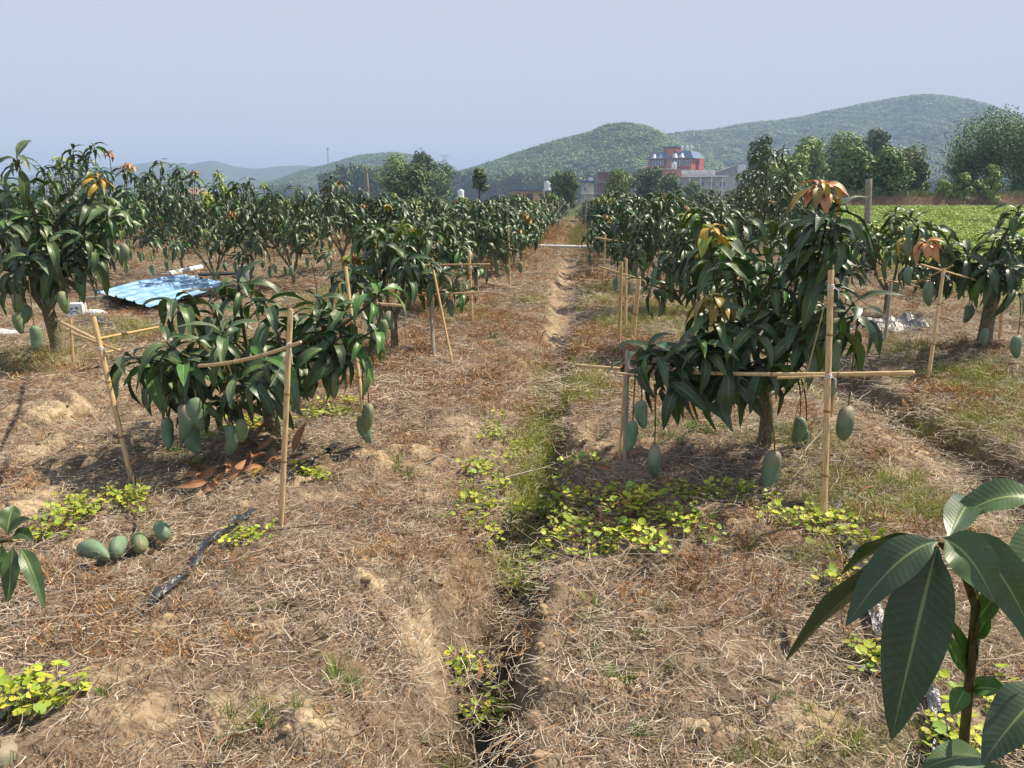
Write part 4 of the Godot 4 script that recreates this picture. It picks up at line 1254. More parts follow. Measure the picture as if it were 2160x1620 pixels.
	var sh := [Vector3(24.729, 1.431, -56.000), Vector3(25.963, 1.431, -56.000), Vector3(27.429, 1.432, -57.000), Vector3(27.745, 1.431, -56.000)]
	var shl := ["low bright shrub at the left foot of the bamboo", "upright bright shrub in front of the dark bamboo", "small pale shrub between two taller shrubs under the bamboo", "tallest pale shrub in front of the leaning bamboo"]
	for k in 4:
		far_tree("shrub", shl[k], sh[k], [1.5, 2.0, 1.5, 2.6][k], [0.9, 0.6, 0.6, 0.8][k], lightg, "shrubs under the bamboo", 0.05, 8, 0.16, 120)
	# bare white trunk
	var t := thing("bare_trunk", "bleached bare forked tree trunk above the mango rows", "tree", Vector3(-16.239, 1.150, -60.000))
	var mb := MB.new()
	mb.tube([Vector3(0, -0.3, 0), Vector3(0.05, 1.4, 0), Vector3(0, 2.6, 0), Vector3(-0.12, 3.0, 0)], [0.12, 0.1, 0.08, 0.03], 7, Color(0.6, 0.56, 0.5))
	mb.tube([Vector3(0, 2.3, 0), Vector3(0.2, 2.7, 0)], [0.06, 0.02], 6, Color(0.6, 0.56, 0.5))
	part("trunk", mb.mesh(), M.bark, t)
	# earth bank behind the field
	var bk := MB.new()
	var a := Vector3(10.355, 1.400, -52.000)
	var b := Vector3(42.994, 1.400, -60.000)
	for k in 121:
		for s in 9:
			var f := k / 120.0
			var p := a.lerp(b, f)
			var u := s / 8.0 - 0.3
			p.z -= u * 3.4
			var y := 0.95 * smoothstep(4.5, 9.0, p.x) + 0.85 * smoothstep(0.0, 0.45, s / 8.0) * smoothstep(0.0, 0.12, f) * (1.0 + 0.35 * n1.get_noise_1d(p.x * 2.0)) + n2.get_noise_2d(p.x, p.z) * 0.15 - 0.05
			var col := Color(0.24, 0.16, 0.1).lerp(Color(0.12, 0.17, 0.045), smoothstep(0.38, 0.55, s / 8.0 + n2.get_noise_2d(p.x, p.z) * 0.2))
			bk.add(Vector3(p.x, y, p.z), Vector2(p.x, p.z), col)
	for k in 120:
		for s in 8:
			var o := k * 9 + s
			bk.quad(o, o + 1, o + 10, o + 9)
	var bank := part("earth_bank", bk.mesh(), M.soil, self)
	tag(bank, "low brown earth bank with a grassy top behind the vine field", "bank", "", "structure")
	var br := []
	for k in 3: br.append(tuft(40, 0.5, 0.2, 0.75, 0.02, 0.9, [Color(0.34, 0.25, 0.18), Color(0.4, 0.31, 0.24), Color(0.24, 0.17, 0.12)]))
	var bg := []
	for k in 3: bg.append(tuft(40, 0.5, 0.15, 0.5, 0.03, 0.8, [Color(0.14, 0.2, 0.05), Color(0.2, 0.26, 0.07), Color(0.1, 0.15, 0.04)]))
	var bp := []
	var gp := []
	for k in 900:
		var f := R.randf()
		var p := a.lerp(b, f)
		var s := R.randf()
		p.z -= (s - 0.3) * 3.4
		var y := 0.95 * smoothstep(4.5, 9.0, p.x) + 0.85 * smoothstep(0.0, 0.45, s) - 0.1
		if s < 0.4: bp.append([Vector3(p.x, y, p.z), rr(0.4, 1.0)])
		else: gp.append([Vector3(p.x, y, p.z), rr(0.5, 1.2)])
	scatter("dry_brush", "grey brown dry brush along the foot of the earth bank", "brush", br, M.straw, bp, "stems")
	scatter("bank_grass", "green grass on the top of the earth bank", "grass", bg, M.weed, gp, "blades")

# ------------------------------------------------------------------ orchard
func make_orchard() -> void:
	var g1 := "mango trees of the orchard"
	# the two trees in front
	var at := on_ground(Vector3(-1.742, 0.000, -4.176))
	var t := mango_tree(at, "low spreading mango tree hung with green fruit beside the left bamboo stakes", g1, world_tips(at, [[Vector3(-2.172, 0.887, -4.000), 12, 0], [Vector3(-1.900, 0.972, -4.200), 12, 0], [Vector3(-1.709, 0.853, -4.100), 10, 0], [Vector3(-2.233, 0.796, -4.500), 9, 0], [Vector3(-2.302, 0.614, -3.750), 10, 0], [Vector3(-2.080, 0.707, -3.700), 9, 0], [Vector3(-1.951, 0.619, -3.600), 10, 0], [Vector3(-1.775, 0.760, -3.700), 10, 0], [Vector3(-1.387, 0.817, -4.100), 10, 0], [Vector3(-1.258, 0.845, -4.200), 7, 0], [Vector3(-1.051, 0.932, -4.100), 8, 1], [Vector3(-1.094, 0.720, -4.000), 7, 1], [Vector3(-1.281, 0.669, -3.950), 9, 0], [Vector3(-1.146, 0.602, -4.000), 7, 0], [Vector3(-1.574, 0.719, -4.300), 9, 0], [Vector3(-2.053, 0.459, -3.700), 9, 0, 1], [Vector3(-1.910, 0.386, -3.700), 9, 0, 1], [Vector3(-1.675, 0.539, -3.600), 9, 0], [Vector3(-1.644, 0.443, -3.800), 9, 0, 1], [Vector3(-1.738, 0.529, -4.400), 9, 0], [Vector3(-2.058, 0.546, -4.600), 9, 0], [Vector3(-2.373, 0.481, -4.600), 9, 0], [Vector3(-1.879, 0.592, -4.700), 8, 0], [Vector3(-2.385, 0.411, -4.100), 8, 0, 1], [Vector3(-2.150, 0.197, -4.400), 8, 0, 1], [Vector3(-1.632, 0.453, -4.500), 8, 0, 1], [Vector3(-1.522, 0.638, -3.600), 8, 0], [Vector3(-2.311, 0.564, -3.900), 8, 0], [Vector3(-1.556, 0.790, -4.600), 8, 0]]), Vector3(-0.03, 0.36, 0.02), 0.043, 0.285, true)
	var fr := [[Vector3(-2.107, 0.311, -3.680), 0.15], [Vector3(-1.970, 0.411, -3.600), 0.18], [Vector3(-1.908, 0.444, -3.620), 0.17], [Vector3(-1.995, 0.276, -3.720), 0.16], [Vector3(-1.758, 0.295, -3.650), 0.155], [Vector3(-1.675, 0.336, -3.600), 0.115], [Vector3(-1.532, 0.525, -3.900), 0.15], [Vector3(-1.486, 0.511, -3.850), 0.16], [Vector3(-1.471, 0.467, -4.050), 0.125], [Vector3(-1.297, 0.513, -3.950), 0.14], [Vector3(-1.124, 0.330, -4.000), 0.15], [Vector3(-1.170, 0.250, -4.050), 0.16], [Vector3(-1.103, 0.747, -4.300), 0.12], [Vector3(-1.150, 0.722, -4.350), 0.13]]
	var up := [Vector3(-1.997, 0.535, -3.700), Vector3(-1.983, 0.565, -3.680), Vector3(-1.989, 0.560, -3.700), Vector3(-2.019, 0.524, -3.750), Vector3(-1.809, 0.640, -3.750), Vector3(-1.794, 0.646, -3.720), Vector3(-1.560, 0.713, -4.000), Vector3(-1.522, 0.722, -3.950), Vector3(-1.432, 0.707, -4.050), Vector3(-1.305, 0.665, -4.000), Vector3(-1.146, 0.602, -4.000), Vector3(-1.152, 0.598, -4.020), Vector3(-1.096, 0.847, -4.200), Vector3(-1.149, 0.833, -4.300)]
	for k in fr.size(): put_fruit(t, fr[k][0] - at, fr[k][1], up[k] - at, [0, 1, 0, 0, 0, 2, 0, 0, 2, 2, 2, 0, 2, 0][k])
	at = on_ground(Vector3(1.056, -0.000, -4.205))
	t = mango_tree(at, "tall mango tree with orange new leaves on top beside the right bamboo stake", g1, world_tips(at, [[Vector3(1.114, 1.485, -3.750), 9, 4], [Vector3(1.148, 1.347, -3.750), 13, 0], [Vector3(1.191, 1.134, -3.850), 10, 0], [Vector3(1.157, 1.305, -3.700), 9, 6], [Vector3(1.179, 1.237, -3.800), 9, 0], [Vector3(0.653, 1.277, -4.000), 8, 3], [Vector3(0.671, 1.179, -4.000), 11, 0], [Vector3(0.653, 0.969, -3.750), 8, 5], [Vector3(0.656, 0.871, -3.800), 10, 0], [Vector3(0.588, 0.738, -3.750), 9, 0], [Vector3(1.031, 1.214, -4.300), 10, 0], [Vector3(0.864, 0.995, -4.200), 10, 0], [Vector3(1.141, 0.925, -4.400), 10, 0], [Vector3(0.863, 0.827, -3.800), 10, 0], [Vector3(1.067, 0.806, -3.800), 10, 0], [Vector3(1.267, 0.872, -4.200), 9, 0], [Vector3(0.979, 1.095, -3.900), 9, 0], [Vector3(0.364, 0.671, -3.900), 11, 0], [Vector3(0.521, 0.630, -4.000), 11, 0], [Vector3(0.460, 0.523, -3.850), 9, 0, 1], [Vector3(0.289, 0.588, -4.000), 8, 0], [Vector3(0.629, 0.469, -4.100), 9, 0, 1], [Vector3(0.755, 0.599, -3.750), 10, 0, 1], [Vector3(0.947, 0.616, -3.800), 9, 0, 1], [Vector3(1.164, 0.578, -4.000), 8, 0, 1], [Vector3(1.288, 0.937, -3.700), 9, 0], [Vector3(1.396, 0.866, -3.900), 8, 0], [Vector3(1.370, 0.737, -4.100), 8, 0, 1], [Vector3(0.929, 0.698, -4.300), 10, 0], [Vector3(0.841, 1.158, -4.400), 9, 0], [Vector3(1.233, 1.056, -4.400), 9, 0]]), Vector3(-0.03, 0.32, 0.03), 0.04, 0.3, true, Vector3(0.02, 0, 0))
	fr = [[Vector3(0.334, 0.440, -3.750), 0.135], [Vector3(0.290, 0.350, -3.700), 0.15], [Vector3(0.396, 0.246, -3.650), 0.165], [Vector3(0.959, 0.246, -3.600), 0.18], [Vector3(1.279, 0.478, -3.600), 0.17], [Vector3(1.211, 0.279, -4.100), 0.14], [Vector3(1.264, 0.758, -3.800), 0.16], [Vector3(1.263, 0.191, -4.150), 0.08]]
	up = [Vector3(0.329, 0.545, -3.850), Vector3(0.301, 0.556, -3.800), Vector3(0.392, 0.521, -3.750), Vector3(0.804, 0.553, -3.750), Vector3(1.314, 0.893, -3.700), Vector3(1.173, 0.505, -4.100), Vector3(1.295, 0.864, -3.900), Vector3(1.214, 0.469, -4.150)]
	for k in fr.size(): put_fruit(t, fr[k][0] - at, fr[k][1], up[k] - at, [0, 0, 1, 1, 1, 0, 0, 0][k])
	# left edge and right edge trees
	at = on_ground(Vector3(-4.765, 0.000, -6.628))
	t = mango_tree(at, "large dark mango tree at the left edge with a forked pale trunk", g1, world_tips(at, [[Vector3(-4.447, 1.748, -6.000), 11, 0], [Vector3(-4.881, 1.577, -6.400), 10, 0], [Vector3(-4.610, 1.579, -6.500), 9, 6], [Vector3(-4.237, 1.632, -6.700), 11, 0], [Vector3(-4.083, 1.609, -6.500), 6, 3], [Vector3(-4.310, 1.420, -6.600), 11, 0], [Vector3(-3.997, 1.340, -6.500), 11, 0], [Vector3(-4.591, 1.298, -6.600), 10, 0], [Vector3(-4.568, 1.265, -6.200), 10, 0], [Vector3(-4.630, 1.232, -6.000), 10, 0], [Vector3(-4.282, 1.120, -6.000), 10, 0], [Vector3(-4.090, 1.112, -6.200), 10, 0], [Vector3(-4.030, 1.217, -6.600), 9, 1], [Vector3(-4.393, 0.974, -5.900), 10, 0], [Vector3(-4.210, 0.961, -6.100), 10, 0], [Vector3(-4.686, 0.888, -6.000), 9, 0], [Vector3(-4.023, 0.995, -6.200), 10, 0], [Vector3(-5.156, 1.262, -6.300), 10, 0], [Vector3(-5.167, 0.942, -6.300), 9, 0], [Vector3(-5.345, 1.583, -6.600), 9, 0], [Vector3(-4.513, 0.794, -6.200), 8, 0, 1], [Vector3(-4.930, 0.731, -6.400), 8, 0, 1], [Vector3(-4.634, 0.817, -6.900), 9, 0, 1], [Vector3(-5.178, 1.422, -7.000), 10, 0], [Vector3(-4.802, 1.247, -7.100), 10, 0], [Vector3(-4.384, 1.075, -7.000), 8, 0], [Vector3(-5.461, 1.422, -7.000), 9, 0]]), Vector3(-0.06, 0.42, 0.0), 0.062, 0.33, true)
	fr = [[Vector3(-4.545, 0.679, -5.900), 0.16], [Vector3(-4.534, 0.531, -5.850), 0.17], [Vector3(-4.354, 0.433, -5.800), 0.19], [Vector3(-4.230, 0.690, -6.000), 0.18], [Vector3(-4.608, 0.671, -6.400), 0.15], [Vector3(-4.593, 0.682, -6.300), 0.15], [Vector3(-3.830, 1.061, -6.300), 0.15], [Vector3(-4.798, 0.536, -6.300), 0.16]]
	up = [Vector3(-4.536, 0.817, -5.950), Vector3(-4.506, 0.822, -5.900), Vector3(-4.416, 0.822, -5.900), Vector3(-4.283, 0.883, -6.100), Vector3(-4.581, 0.857, -6.400), Vector3(-4.565, 0.865, -6.300), Vector3(-3.887, 1.223, -6.400), Vector3(-4.731, 0.824, -6.300)]
	for k in fr.size(): put_fruit(t, fr[k][0] - at, fr[k][1], up[k] - at, [2, 2, 0, 2, 0, 0, 1, 0][k])
	at = on_ground(Vector3(3.810, 0.000, -7.439))
	t = mango_tree(at, "wide mango tree with a thick bare trunk at the right edge", g1, world_tips(at, [[Vector3(2.942, 1.217, -7.200), 11, 0], [Vector3(3.259, 1.164, -7.600), 10, 0], [Vector3(2.955, 1.085, -7.400), 8, 3], [Vector3(2.977, 1.062, -7.000), 8, 4], [Vector3(3.218, 1.058, -7.100), 11, 0], [Vector3(3.344, 0.943, -7.000), 11, 0], [Vector3(3.759, 1.088, -7.400), 10, 0], [Vector3(3.661, 1.342, -6.900), 11, 0], [Vector3(3.821, 1.101, -7.100), 10, 0], [Vector3(3.480, 0.871, -6.900), 10, 0], [Vector3(3.653, 0.872, -6.900), 10, 0], [Vector3(3.273, 0.838, -7.300), 10, 0, 1], [Vector3(3.548, 0.722, -7.200), 9, 0, 1], [Vector3(3.806, 0.703, -7.000), 9, 0, 1], [Vector3(3.129, 0.813, -7.600), 10, 0, 1], [Vector3(3.624, 0.664, -7.800), 9, 0, 1], [Vector3(4.081, 0.886, -7.900), 9, 0], [Vector3(4.137, 1.005, -7.400), 10, 0], [Vector3(4.330, 0.733, -7.600), 9, 0], [Vector3(4.364, 1.248, -7.800), 9, 0], [Vector3(3.015, 0.977, -7.800), 9, 0]]), Vector3(0.02, 0.5, 0.0), 0.062, 0.31, true)
	fr = [[Vector3(3.060, 0.730, -7.000), 0.2], [Vector3(3.751, 0.301, -6.800), 0.19], [Vector3(3.635, 0.313, -7.100), 0.16], [Vector3(3.710, 0.461, -7.600), 0.17], [Vector3(2.882, 0.859, -7.000), 0.16], [Vector3(2.887, 1.098, -7.100), 0.15]]
	up = [Vector3(3.099, 0.894, -7.100), Vector3(3.764, 0.633, -6.900), Vector3(3.629, 0.650, -7.100), Vector3(3.633, 0.693, -7.500), Vector3(2.935, 1.098, -7.100), Vector3(2.924, 1.198, -7.150)]
	for k in fr.size(): put_fruit(t, fr[k][0] - at, fr[k][1], up[k] - at, 0)
	# the foreground tree at the right: a shoot leaning into the picture
	at = on_ground(Vector3(1.0, 0, -1.2))
	t = thing("mango_tree", "close mango shoot with large dark leaves in the lower right corner", "tree", at, g1)
	var mb := MB.new()
	mb.tube(bez(Vector3(0, -0.05, 0), Vector3(0.02, 0.2, 0.02), Vector3(-0.05, 0.34, 0.05), 6), tapered(6, 0.035, 0.024), 9, Color(0.22, 0.2, 0.13))
	part("trunk", mb.mesh(), M.bark, t)
	var st := [Vector3(0.659, 0.405, -1.160), Vector3(0.620, 0.553, -1.100), Vector3(0.585, 0.728, -1.050), Vector3(0.562, 0.851, -1.020), Vector3(0.525, 0.924, -1.000), Vector3(0.494, 0.954, -1.000)]
	var pts := [Vector3(-0.05, 0.33, 0.05)]
	for p in st: pts.append(p - at)
	mb = MB.new()
	mb.tube(pts, [0.014, 0.01, 0.0075, 0.0068, 0.0062, 0.006, 0.005], 8, Color(0.17, 0.15, 0.07))
	part("branch", mb.mesh(), M.bark, t)
	var cam := Vector3(0, 1.4, 0)
	var big := [[Vector3(0.485, 0.954, -0.990), Vector3(0.431, 0.698, -0.930), 0.088, 0.03, "dark", 0.9], [Vector3(0.488, 0.956, -1.000), Vector3(0.371, 0.841, -0.970), 0.06, 0.05, "dark", 1.0], [Vector3(0.496, 0.944, -1.030), Vector3(0.413, 0.841, -1.120), 0.05, 0.04, "dark", -0.4], [Vector3(0.500, 0.937, -1.030), Vector3(0.329, 0.712, -1.080), 0.062, 0.06, "dark", -0.5], [Vector3(0.491, 0.965, -0.990), Vector3(0.540, 0.901, -0.940), 0.066, 0.03, "mid", 1.0], [Vector3(0.509, 0.958, -1.000), Vector3(0.620, 0.812, -0.960), 0.07, 0.07, "mid", 1.0], [Vector3(0.676, 0.978, -1.100), Vector3(0.557, 0.926, -1.120), 0.06, 0.05, "mid", 0.5], [Vector3(0.546, 0.917, -1.030), Vector3(0.594, 0.737, -1.050), 0.05, 0.0, "dark", 0.2], [Vector3(0.518, 0.945, -1.030), Vector3(0.637, 0.944, -1.200), 0.05, 0.03, "dark", 0.6], [Vector3(0.586, 0.720, -1.050), Vector3(0.510, 0.825, -1.020), 0.028, 0.0, "fresh", 1.0], [Vector3(0.586, 0.740, -1.050), Vector3(0.539, 0.822, -1.040), 0.022, 0.0, "fresh", 1.0], [Vector3(0.594, 0.694, -1.060), Vector3(0.623, 0.718, -1.020), 0.036, 0.012, "fresh", 1.0], [Vector3(0.589, 0.698, -1.060), Vector3(0.568, 0.656, -1.050), 0.03, 0.01, "fresh", 1.0], [Vector3(0.565, 0.829, -1.020), Vector3(0.580, 0.892, -1.000), 0.035, 0.0, "fresh", 1.0], [Vector3(0.572, 0.794, -1.030), Vector3(0.583, 0.845, -1.020), 0.026, 0.0, "fresh", 1.0], [Vector3(0.635, 0.777, -0.950), Vector3(0.533, 0.693, -0.900), 0.07, 0.03, "dark", 0.7], [Vector3(0.609, 0.609, -1.020), Vector3(0.501, 0.616, -0.980), 0.05, 0.02, "mid", 1.0], [Vector3(0.673, 0.941, -1.050), Vector3(0.585, 0.892, -1.000), 0.06, 0.05, "mid", 1.0], [Vector3(0.659, 0.721, -1.000), Vector3(0.680, 0.641, -0.950), 0.06, 0.04, "dark", 1.0], [Vector3(0.683, 0.978, -1.100), Vector3(0.729, 0.864, -1.050), 0.06, 0.06, "mid", 1.0], [Vector3(0.623, 0.544, -1.060), Vector3(0.632, 0.573, -0.980), 0.05, 0.03, "mid", 1.0]]
	for l in big:
		var face: Vector3 = ((cam - l[0]).normalized() * l[5] + Vector3.UP * (0.7 if l[5] > 0.0 else 1.0)).normalized()
		part("leaf", leaf_to(l[0] - at, l[1] - at, l[2], l[3], face), M["leaf_" + l[4]], t)
	mb = MB.new()
	mb.tube(bez(Vector3(-0.04, 0.3, 0.04), Vector3(0.700, 0.694, -1.020) - at, Vector3(0.683, 0.978, -1.100) - at, 8), tapered(8, 0.016, 0.006), 7, Color(0.17, 0.15, 0.07))
	part("branch", mb.mesh(), M.bark, t)
	# the foreground tree past the left edge
	at = on_ground(Vector3(-2.15, 0, -1.75))
	t = mango_tree(at, "mango twig with a few drooping leaves entering at the left edge", g1, [[Vector3(-0.3, 0.9, 0.1), Vector3.ZERO, 9, "green", 0], [Vector3(-0.2, 0.7, -0.4), Vector3.ZERO, 9, "green", 0], [Vector3(-0.1, 1.0, 0.4), Vector3.ZERO, 9, "green", 0], [Vector3(0.1, 0.75, 0.35), Vector3.ZERO, 8, "green", 0]], Vector3(0, 0.34, 0), 0.035, 0.27, true)
	for l in [[Vector3(-1.586, 0.444, -1.900), Vector3(-1.588, 0.293, -1.850), 0.05, 0.01, "mid"], [Vector3(-1.563, 0.436, -1.900), Vector3(-1.471, 0.289, -1.840), 0.052, 0.05, "mid"], [Vector3(-1.599, 0.483, -1.900), Vector3(-1.605, 0.547, -1.950), 0.06, 0.02, "mid"], [Vector3(-1.599, 0.479, -1.900), Vector3(-1.482, 0.551, -1.850), 0.045, 0.015, "mid"], [Vector3(-1.587, 0.469, -1.900), Vector3(-1.484, 0.486, -1.850), 0.05, 0.03, "dark"], [Vector3(-1.619, 0.446, -1.900), Vector3(-1.620, 0.353, -1.850), 0.05, 0.01, "fresh"], [Vector3(-1.617, 0.460, -1.900), Vector3(-1.721, 0.397, -1.900), 0.05, 0.03, "mid"]]:
		part("leaf", leaf_to(l[0] - at, l[1] - at, l[2], l[3], ((cam - l[0]).normalized() + Vector3.UP * 0.6).normalized()), M["leaf_" + l[4]], t)
	mb = MB.new()
	mb.tube(bez(Vector3(0, 0.33, 0), Vector3(-1.788, 0.416, -1.950) - at, Vector3(-1.588, 0.462, -1.900) - at, 8), tapered(8, 0.014, 0.004), 6, Color(0.18, 0.16, 0.08))
	part("branch", mb.mesh(), M.bark, t)
	put_fruit(t, Vector3(-1.418, 0.076, -1.550) - at, 0.17, Vector3(-1.593, 0.198, -1.700) - at, 1)
	# the rows, near trees with single leaves
	var rows := [
		["row left of the central furrow", -1.8, [[7.05, 1.18, 0.7, 1], [9.9, 1.15, 0.75, 1], [12.75, 1.35, 0.8, 1]]],
		["row right of the central furrow", 1.15, [[7.05, 1.3, 0.6, 1], [9.9, 1.42, 0.72, 1], [12.75, 1.5, 0.8, 1]]],
		["second row right of the furrow", 4.0, [[10.3, 1.3, 0.75, 1], [13.2, 1.45, 0.85, 1], [17.0, 2.5, 1.05, 1]]],
		["second row left of the furrow", -4.75, [[12.4, 1.6, 1.0, 1], [15.3, 1.7, 1.0, 1]]],
		["third row left of the furrow", -7.6, [[11.8, 2.2, 1.2, 1], [14.6, 2.1, 1.15, 1], [17.4, 1.95, 1.0, 1]]],
		["gap behind the blue sheet", -6.15, [[12.7, 1.95, 1.2, 1], [70.0, 1.5, 0.8, 0]]],
		["fourth row left of the furrow", -10.45, [[15.6, 2.2, 1.2, 1], [18.4, 2.1, 1.1, 1]]]]
	for k in range(5, 13): rows.append([["fifth", "sixth", "seventh", "eighth", "ninth", "tenth", "eleventh", "twelfth"][k - 5] + " row left of the furrow", -1.8 - 2.85 * (k - 1) - 0.05 * k, []])
	rows.append(["third row right of the furrow", 6.9, []])
	rows.append(["fourth row right of the furrow", 9.8, []])
	var protos := []
	for e in rows:
		var x: float = e[1]
		var count := 2 if absf(x) < 2.0 else (1 if e[2].size() > 0 else 0)
		var d := 0.0
		for q in e[2]:
			d = q[0]
			if q[3] == 0: continue
			count += 1
			var p := on_ground(Vector3(x + rr(-0.12, 0.12), 0, -d))
			var n := 22 if q[2] < 1.0 else 30
			var tt := mango_tree(p, "%s mango tree in the %s, counted from the camera" % [ORD[count - 1], e[0]], g1, random_tips(n, 0.42, q[1], q[2], 0.1, 9), Vector3(rr(-0.04, 0.04), 0.3, rr(-0.04, 0.04)), 0.036, 0.28, true)
			for k in 7:
				var a := rr(0, TAU)
				var fp := Vector3(cos(a) * q[2] * rr(0.5, 1.0), rr(0.4, 0.6), sin(a) * q[2] * rr(0.5, 1.0))
				put_fruit(tt, fp, rr(0.14, 0.18), fp + Vector3(rr(-0.05, 0.05), rr(0.2, 0.35), rr(-0.05, 0.05)))
		d = maxf(d, 6.4)
		if x < -9.0: d = maxf(d, -x * 1.15)
		if x > 5.0: d = 24.0 if x < 8.0 else 36.0
		while d < 63.0:
			d += rr(2.3, 2.7) * (1.0 if d < 30.0 else 1.2)
			if not in_view(x, d, 0.6): continue
			if d > 36.0 and absf(x) > 3.0 and R.randf() < 0.25: continue
			count += 1
			var lab := "%s mango tree in the %s, counted from the camera" % [ORD[mini(count - 1, ORD.size() - 1)], e[0]]
			var p := on_ground(Vector3(x + rr(-0.25, 0.25), 0, -d))
			if protos.size() < 9:
				var hh := rr(1.28, 1.6)
				var tr := mango_tree(p, lab, g1, random_tips(34, 0.42, hh, rr(0.85, 1.1), 0.14, 10), Vector3(0, 0.34, 0), 0.042, 0.29, false)
				for k in 7:
					var a := rr(0, TAU)
					var fp := Vector3(cos(a), 0, sin(a)) * rr(0.5, 0.85) + Vector3(0, rr(0.4, 0.75), 0)
					put_fruit(tr, fp, rr(0.14, 0.18), fp + Vector3(rr(-0.05, 0.05), rr(0.2, 0.35), rr(-0.05, 0.05)))
				protos.append(tr)
			else:
				var tr: Node3D = protos[R.randi() % protos.size()].duplicate()
				tr.name = numbered("mango_tree")
				add_child(tr)
				tr.position = p
				tr.rotation.y = rr(0, TAU)
				var s := rr(0.82, 1.08)
				if d > 14.0 and R.randf() < 0.1: s *= 1.2
				tr.scale = Vector3(s, s * rr(0.9, 1.1), s)
				tag(tr, lab, "tree", g1)

func make_stakes() -> void:
	var g := "bamboo stakes and poles of the tree supports"
	var foot := func(p: Vector3) -> Vector3:
		return Vector3(p.x, gy(p.x, p.z) - 0.05, p.z)
	culm("bamboo_stake", "straight pale bamboo stake in front of the low left mango tree", foot.call(Vector3(-1.295, 0.000, -3.082)), Vector3(-1.193, 0.961, -3.120), 0.0135, 0.012, "bamboo", g)
	culm("bamboo_stake", "slanting bamboo stake with a white tie left of the low mango tree", foot.call(Vector3(-2.260, 0.000, -3.564)), Vector3(-2.399, 0.841, -3.620), 0.0135, 0.012, "bamboo", g, 0.0, [0.82])
	culm("bamboo_pole", "curved thin pole bound with white ribbon to the straight left stake", Vector3(-1.813, 0.626, -3.500), Vector3(-1.137, 0.832, -3.060), 0.009, 0.0075, "bamboo", g, 0.02, [0.9])
	culm("bamboo_pole", "upper slanting pole between pale trunk and left slanting stake", Vector3(-4.665, 0.366, -6.500), Vector3(-2.402, 0.704, -3.660), 0.012, 0.009, "bamboo", g)
	culm("bamboo_pole", "short slanting pole tied across the left slanting stake", Vector3(-2.723, 0.708, -3.900), Vector3(-2.246, 0.682, -3.560), 0.0085, 0.007, "twigwood", g)
	culm("bamboo_pole", "yellow pole running from left slanting stake into the low mango tree", Vector3(-2.420, 0.721, -3.660), Vector3(-2.422, 0.685, -4.300), 0.007, 0.006, "twigwood", g)
	culm("bamboo_pole", "short split pole below the tie of the left slanting stake", Vector3(-2.386, 0.651, -3.660), Vector3(-2.391, 0.644, -3.800), 0.006, 0.005, "twigwood", g)
	culm("bamboo_stake", "tall bamboo stake with a string tie in front of the tall right mango tree", foot.call(Vector3(1.093, 0.000, -3.212)), Vector3(1.037, 1.126, -3.270), 0.0145, 0.0125, "bamboo", g, 0.0, [0.94, 0.62])
	culm("bamboo_pole", "long level bamboo pole crossing the tall right stake", Vector3(0.002, 0.473, -4.400), Vector3(1.374, 0.721, -3.180), 0.0085, 0.0105, "bamboo", g, 0.025)
	culm("bamboo_pole", "short split pole under the left end of the long level pole", Vector3(0.174, 0.553, -3.860), Vector3(0.316, 0.545, -3.840), 0.006, 0.005, "bamboo", g)
	culm("bamboo_pole", "short split bamboo end behind the tall right stake", Vector3(0.918, 0.619, -3.500), Vector3(1.181, 0.667, -3.360), 0.007, 0.004, "bamboo", g)
	culm("wooden_stake", "thin grey weathered stake under the left boughs of the right mango tree", foot.call(Vector3(0.271, 0.000, -3.861)), Vector3(0.265, 0.658, -3.920), 0.0125, 0.012, "oldbamboo", g)
	culm("bamboo_stake", "thin brown stake just behind the grey weathered stake", foot.call(Vector3(0.248, 0.000, -3.986)), Vector3(0.275, 0.619, -4.100), 0.008, 0.007, "twigwood", g)
	culm("bamboo_stake", "brown bamboo stake right behind the tall right stake", foot.call(Vector3(1.605, 0.000, -4.816)), Vector3(1.574, 0.669, -4.700), 0.014, 0.012, "twigwood", g)
	culm("bamboo_stake", "thick bamboo stake with a white string right of the path", foot.call(Vector3(0.581, 0.000, -7.931)), Vector3(0.627, 0.653, -7.900), 0.026, 0.022, "bamboo", g, 0.0, [0.85])
	culm("bamboo_stake", "brown bamboo stake nearest to the path on its right side", foot.call(Vector3(0.421, 0.000, -7.467)), Vector3(0.423, 0.839, -7.500), 0.02, 0.017, "twigwood", g)
	culm("bamboo_stake", "slim bamboo stake behind the two stakes right of the path", foot.call(Vector3(0.569, 0.000, -8.798)), Vector3(0.548, 0.779, -8.800), 0.016, 0.014, "bamboo", g)
	culm("bamboo_pole", "thin slanting pole tied over the stakes right of the path", Vector3(0.237, 0.731, -8.200), Vector3(0.627, 0.639, -7.900), 0.011, 0.009, "twigwood", g)
	culm("bamboo_stake", "small bamboo stake right of the path near the white pipe", foot.call(Vector3(0.483, 0.000, -14.121)), Vector3(0.490, 0.826, -14.000), 0.019, 0.017, "bamboo", g)
	culm("bamboo_pole", "thin pole tied to the small stake near the white pipe", Vector3(0.315, 0.776, -14.000), Vector3(0.777, 0.733, -13.400), 0.012, 0.01, "bamboo", g)
	culm("bamboo_stake", "leaning bamboo stake with thin poles in front of the right edge tree", foot.call(Vector3(2.865, 0.000, -6.361)), Vector3(2.962, 0.873, -6.550), 0.017, 0.014, "bamboo", g, 0.0, [0.95])
	culm("bamboo_pole", "thin bleached pole across the leaning stake at the right edge", Vector3(2.714, 0.914, -6.400), Vector3(3.682, 0.681, -7.200), 0.0085, 0.008, "bamboo", g)
	culm("bamboo_pole", "thin brown twig pole running left from the leaning right stake", Vector3(3.108, 0.664, -7.400), Vector3(3.006, 0.900, -6.500), 0.008, 0.006, "twigwood", g)
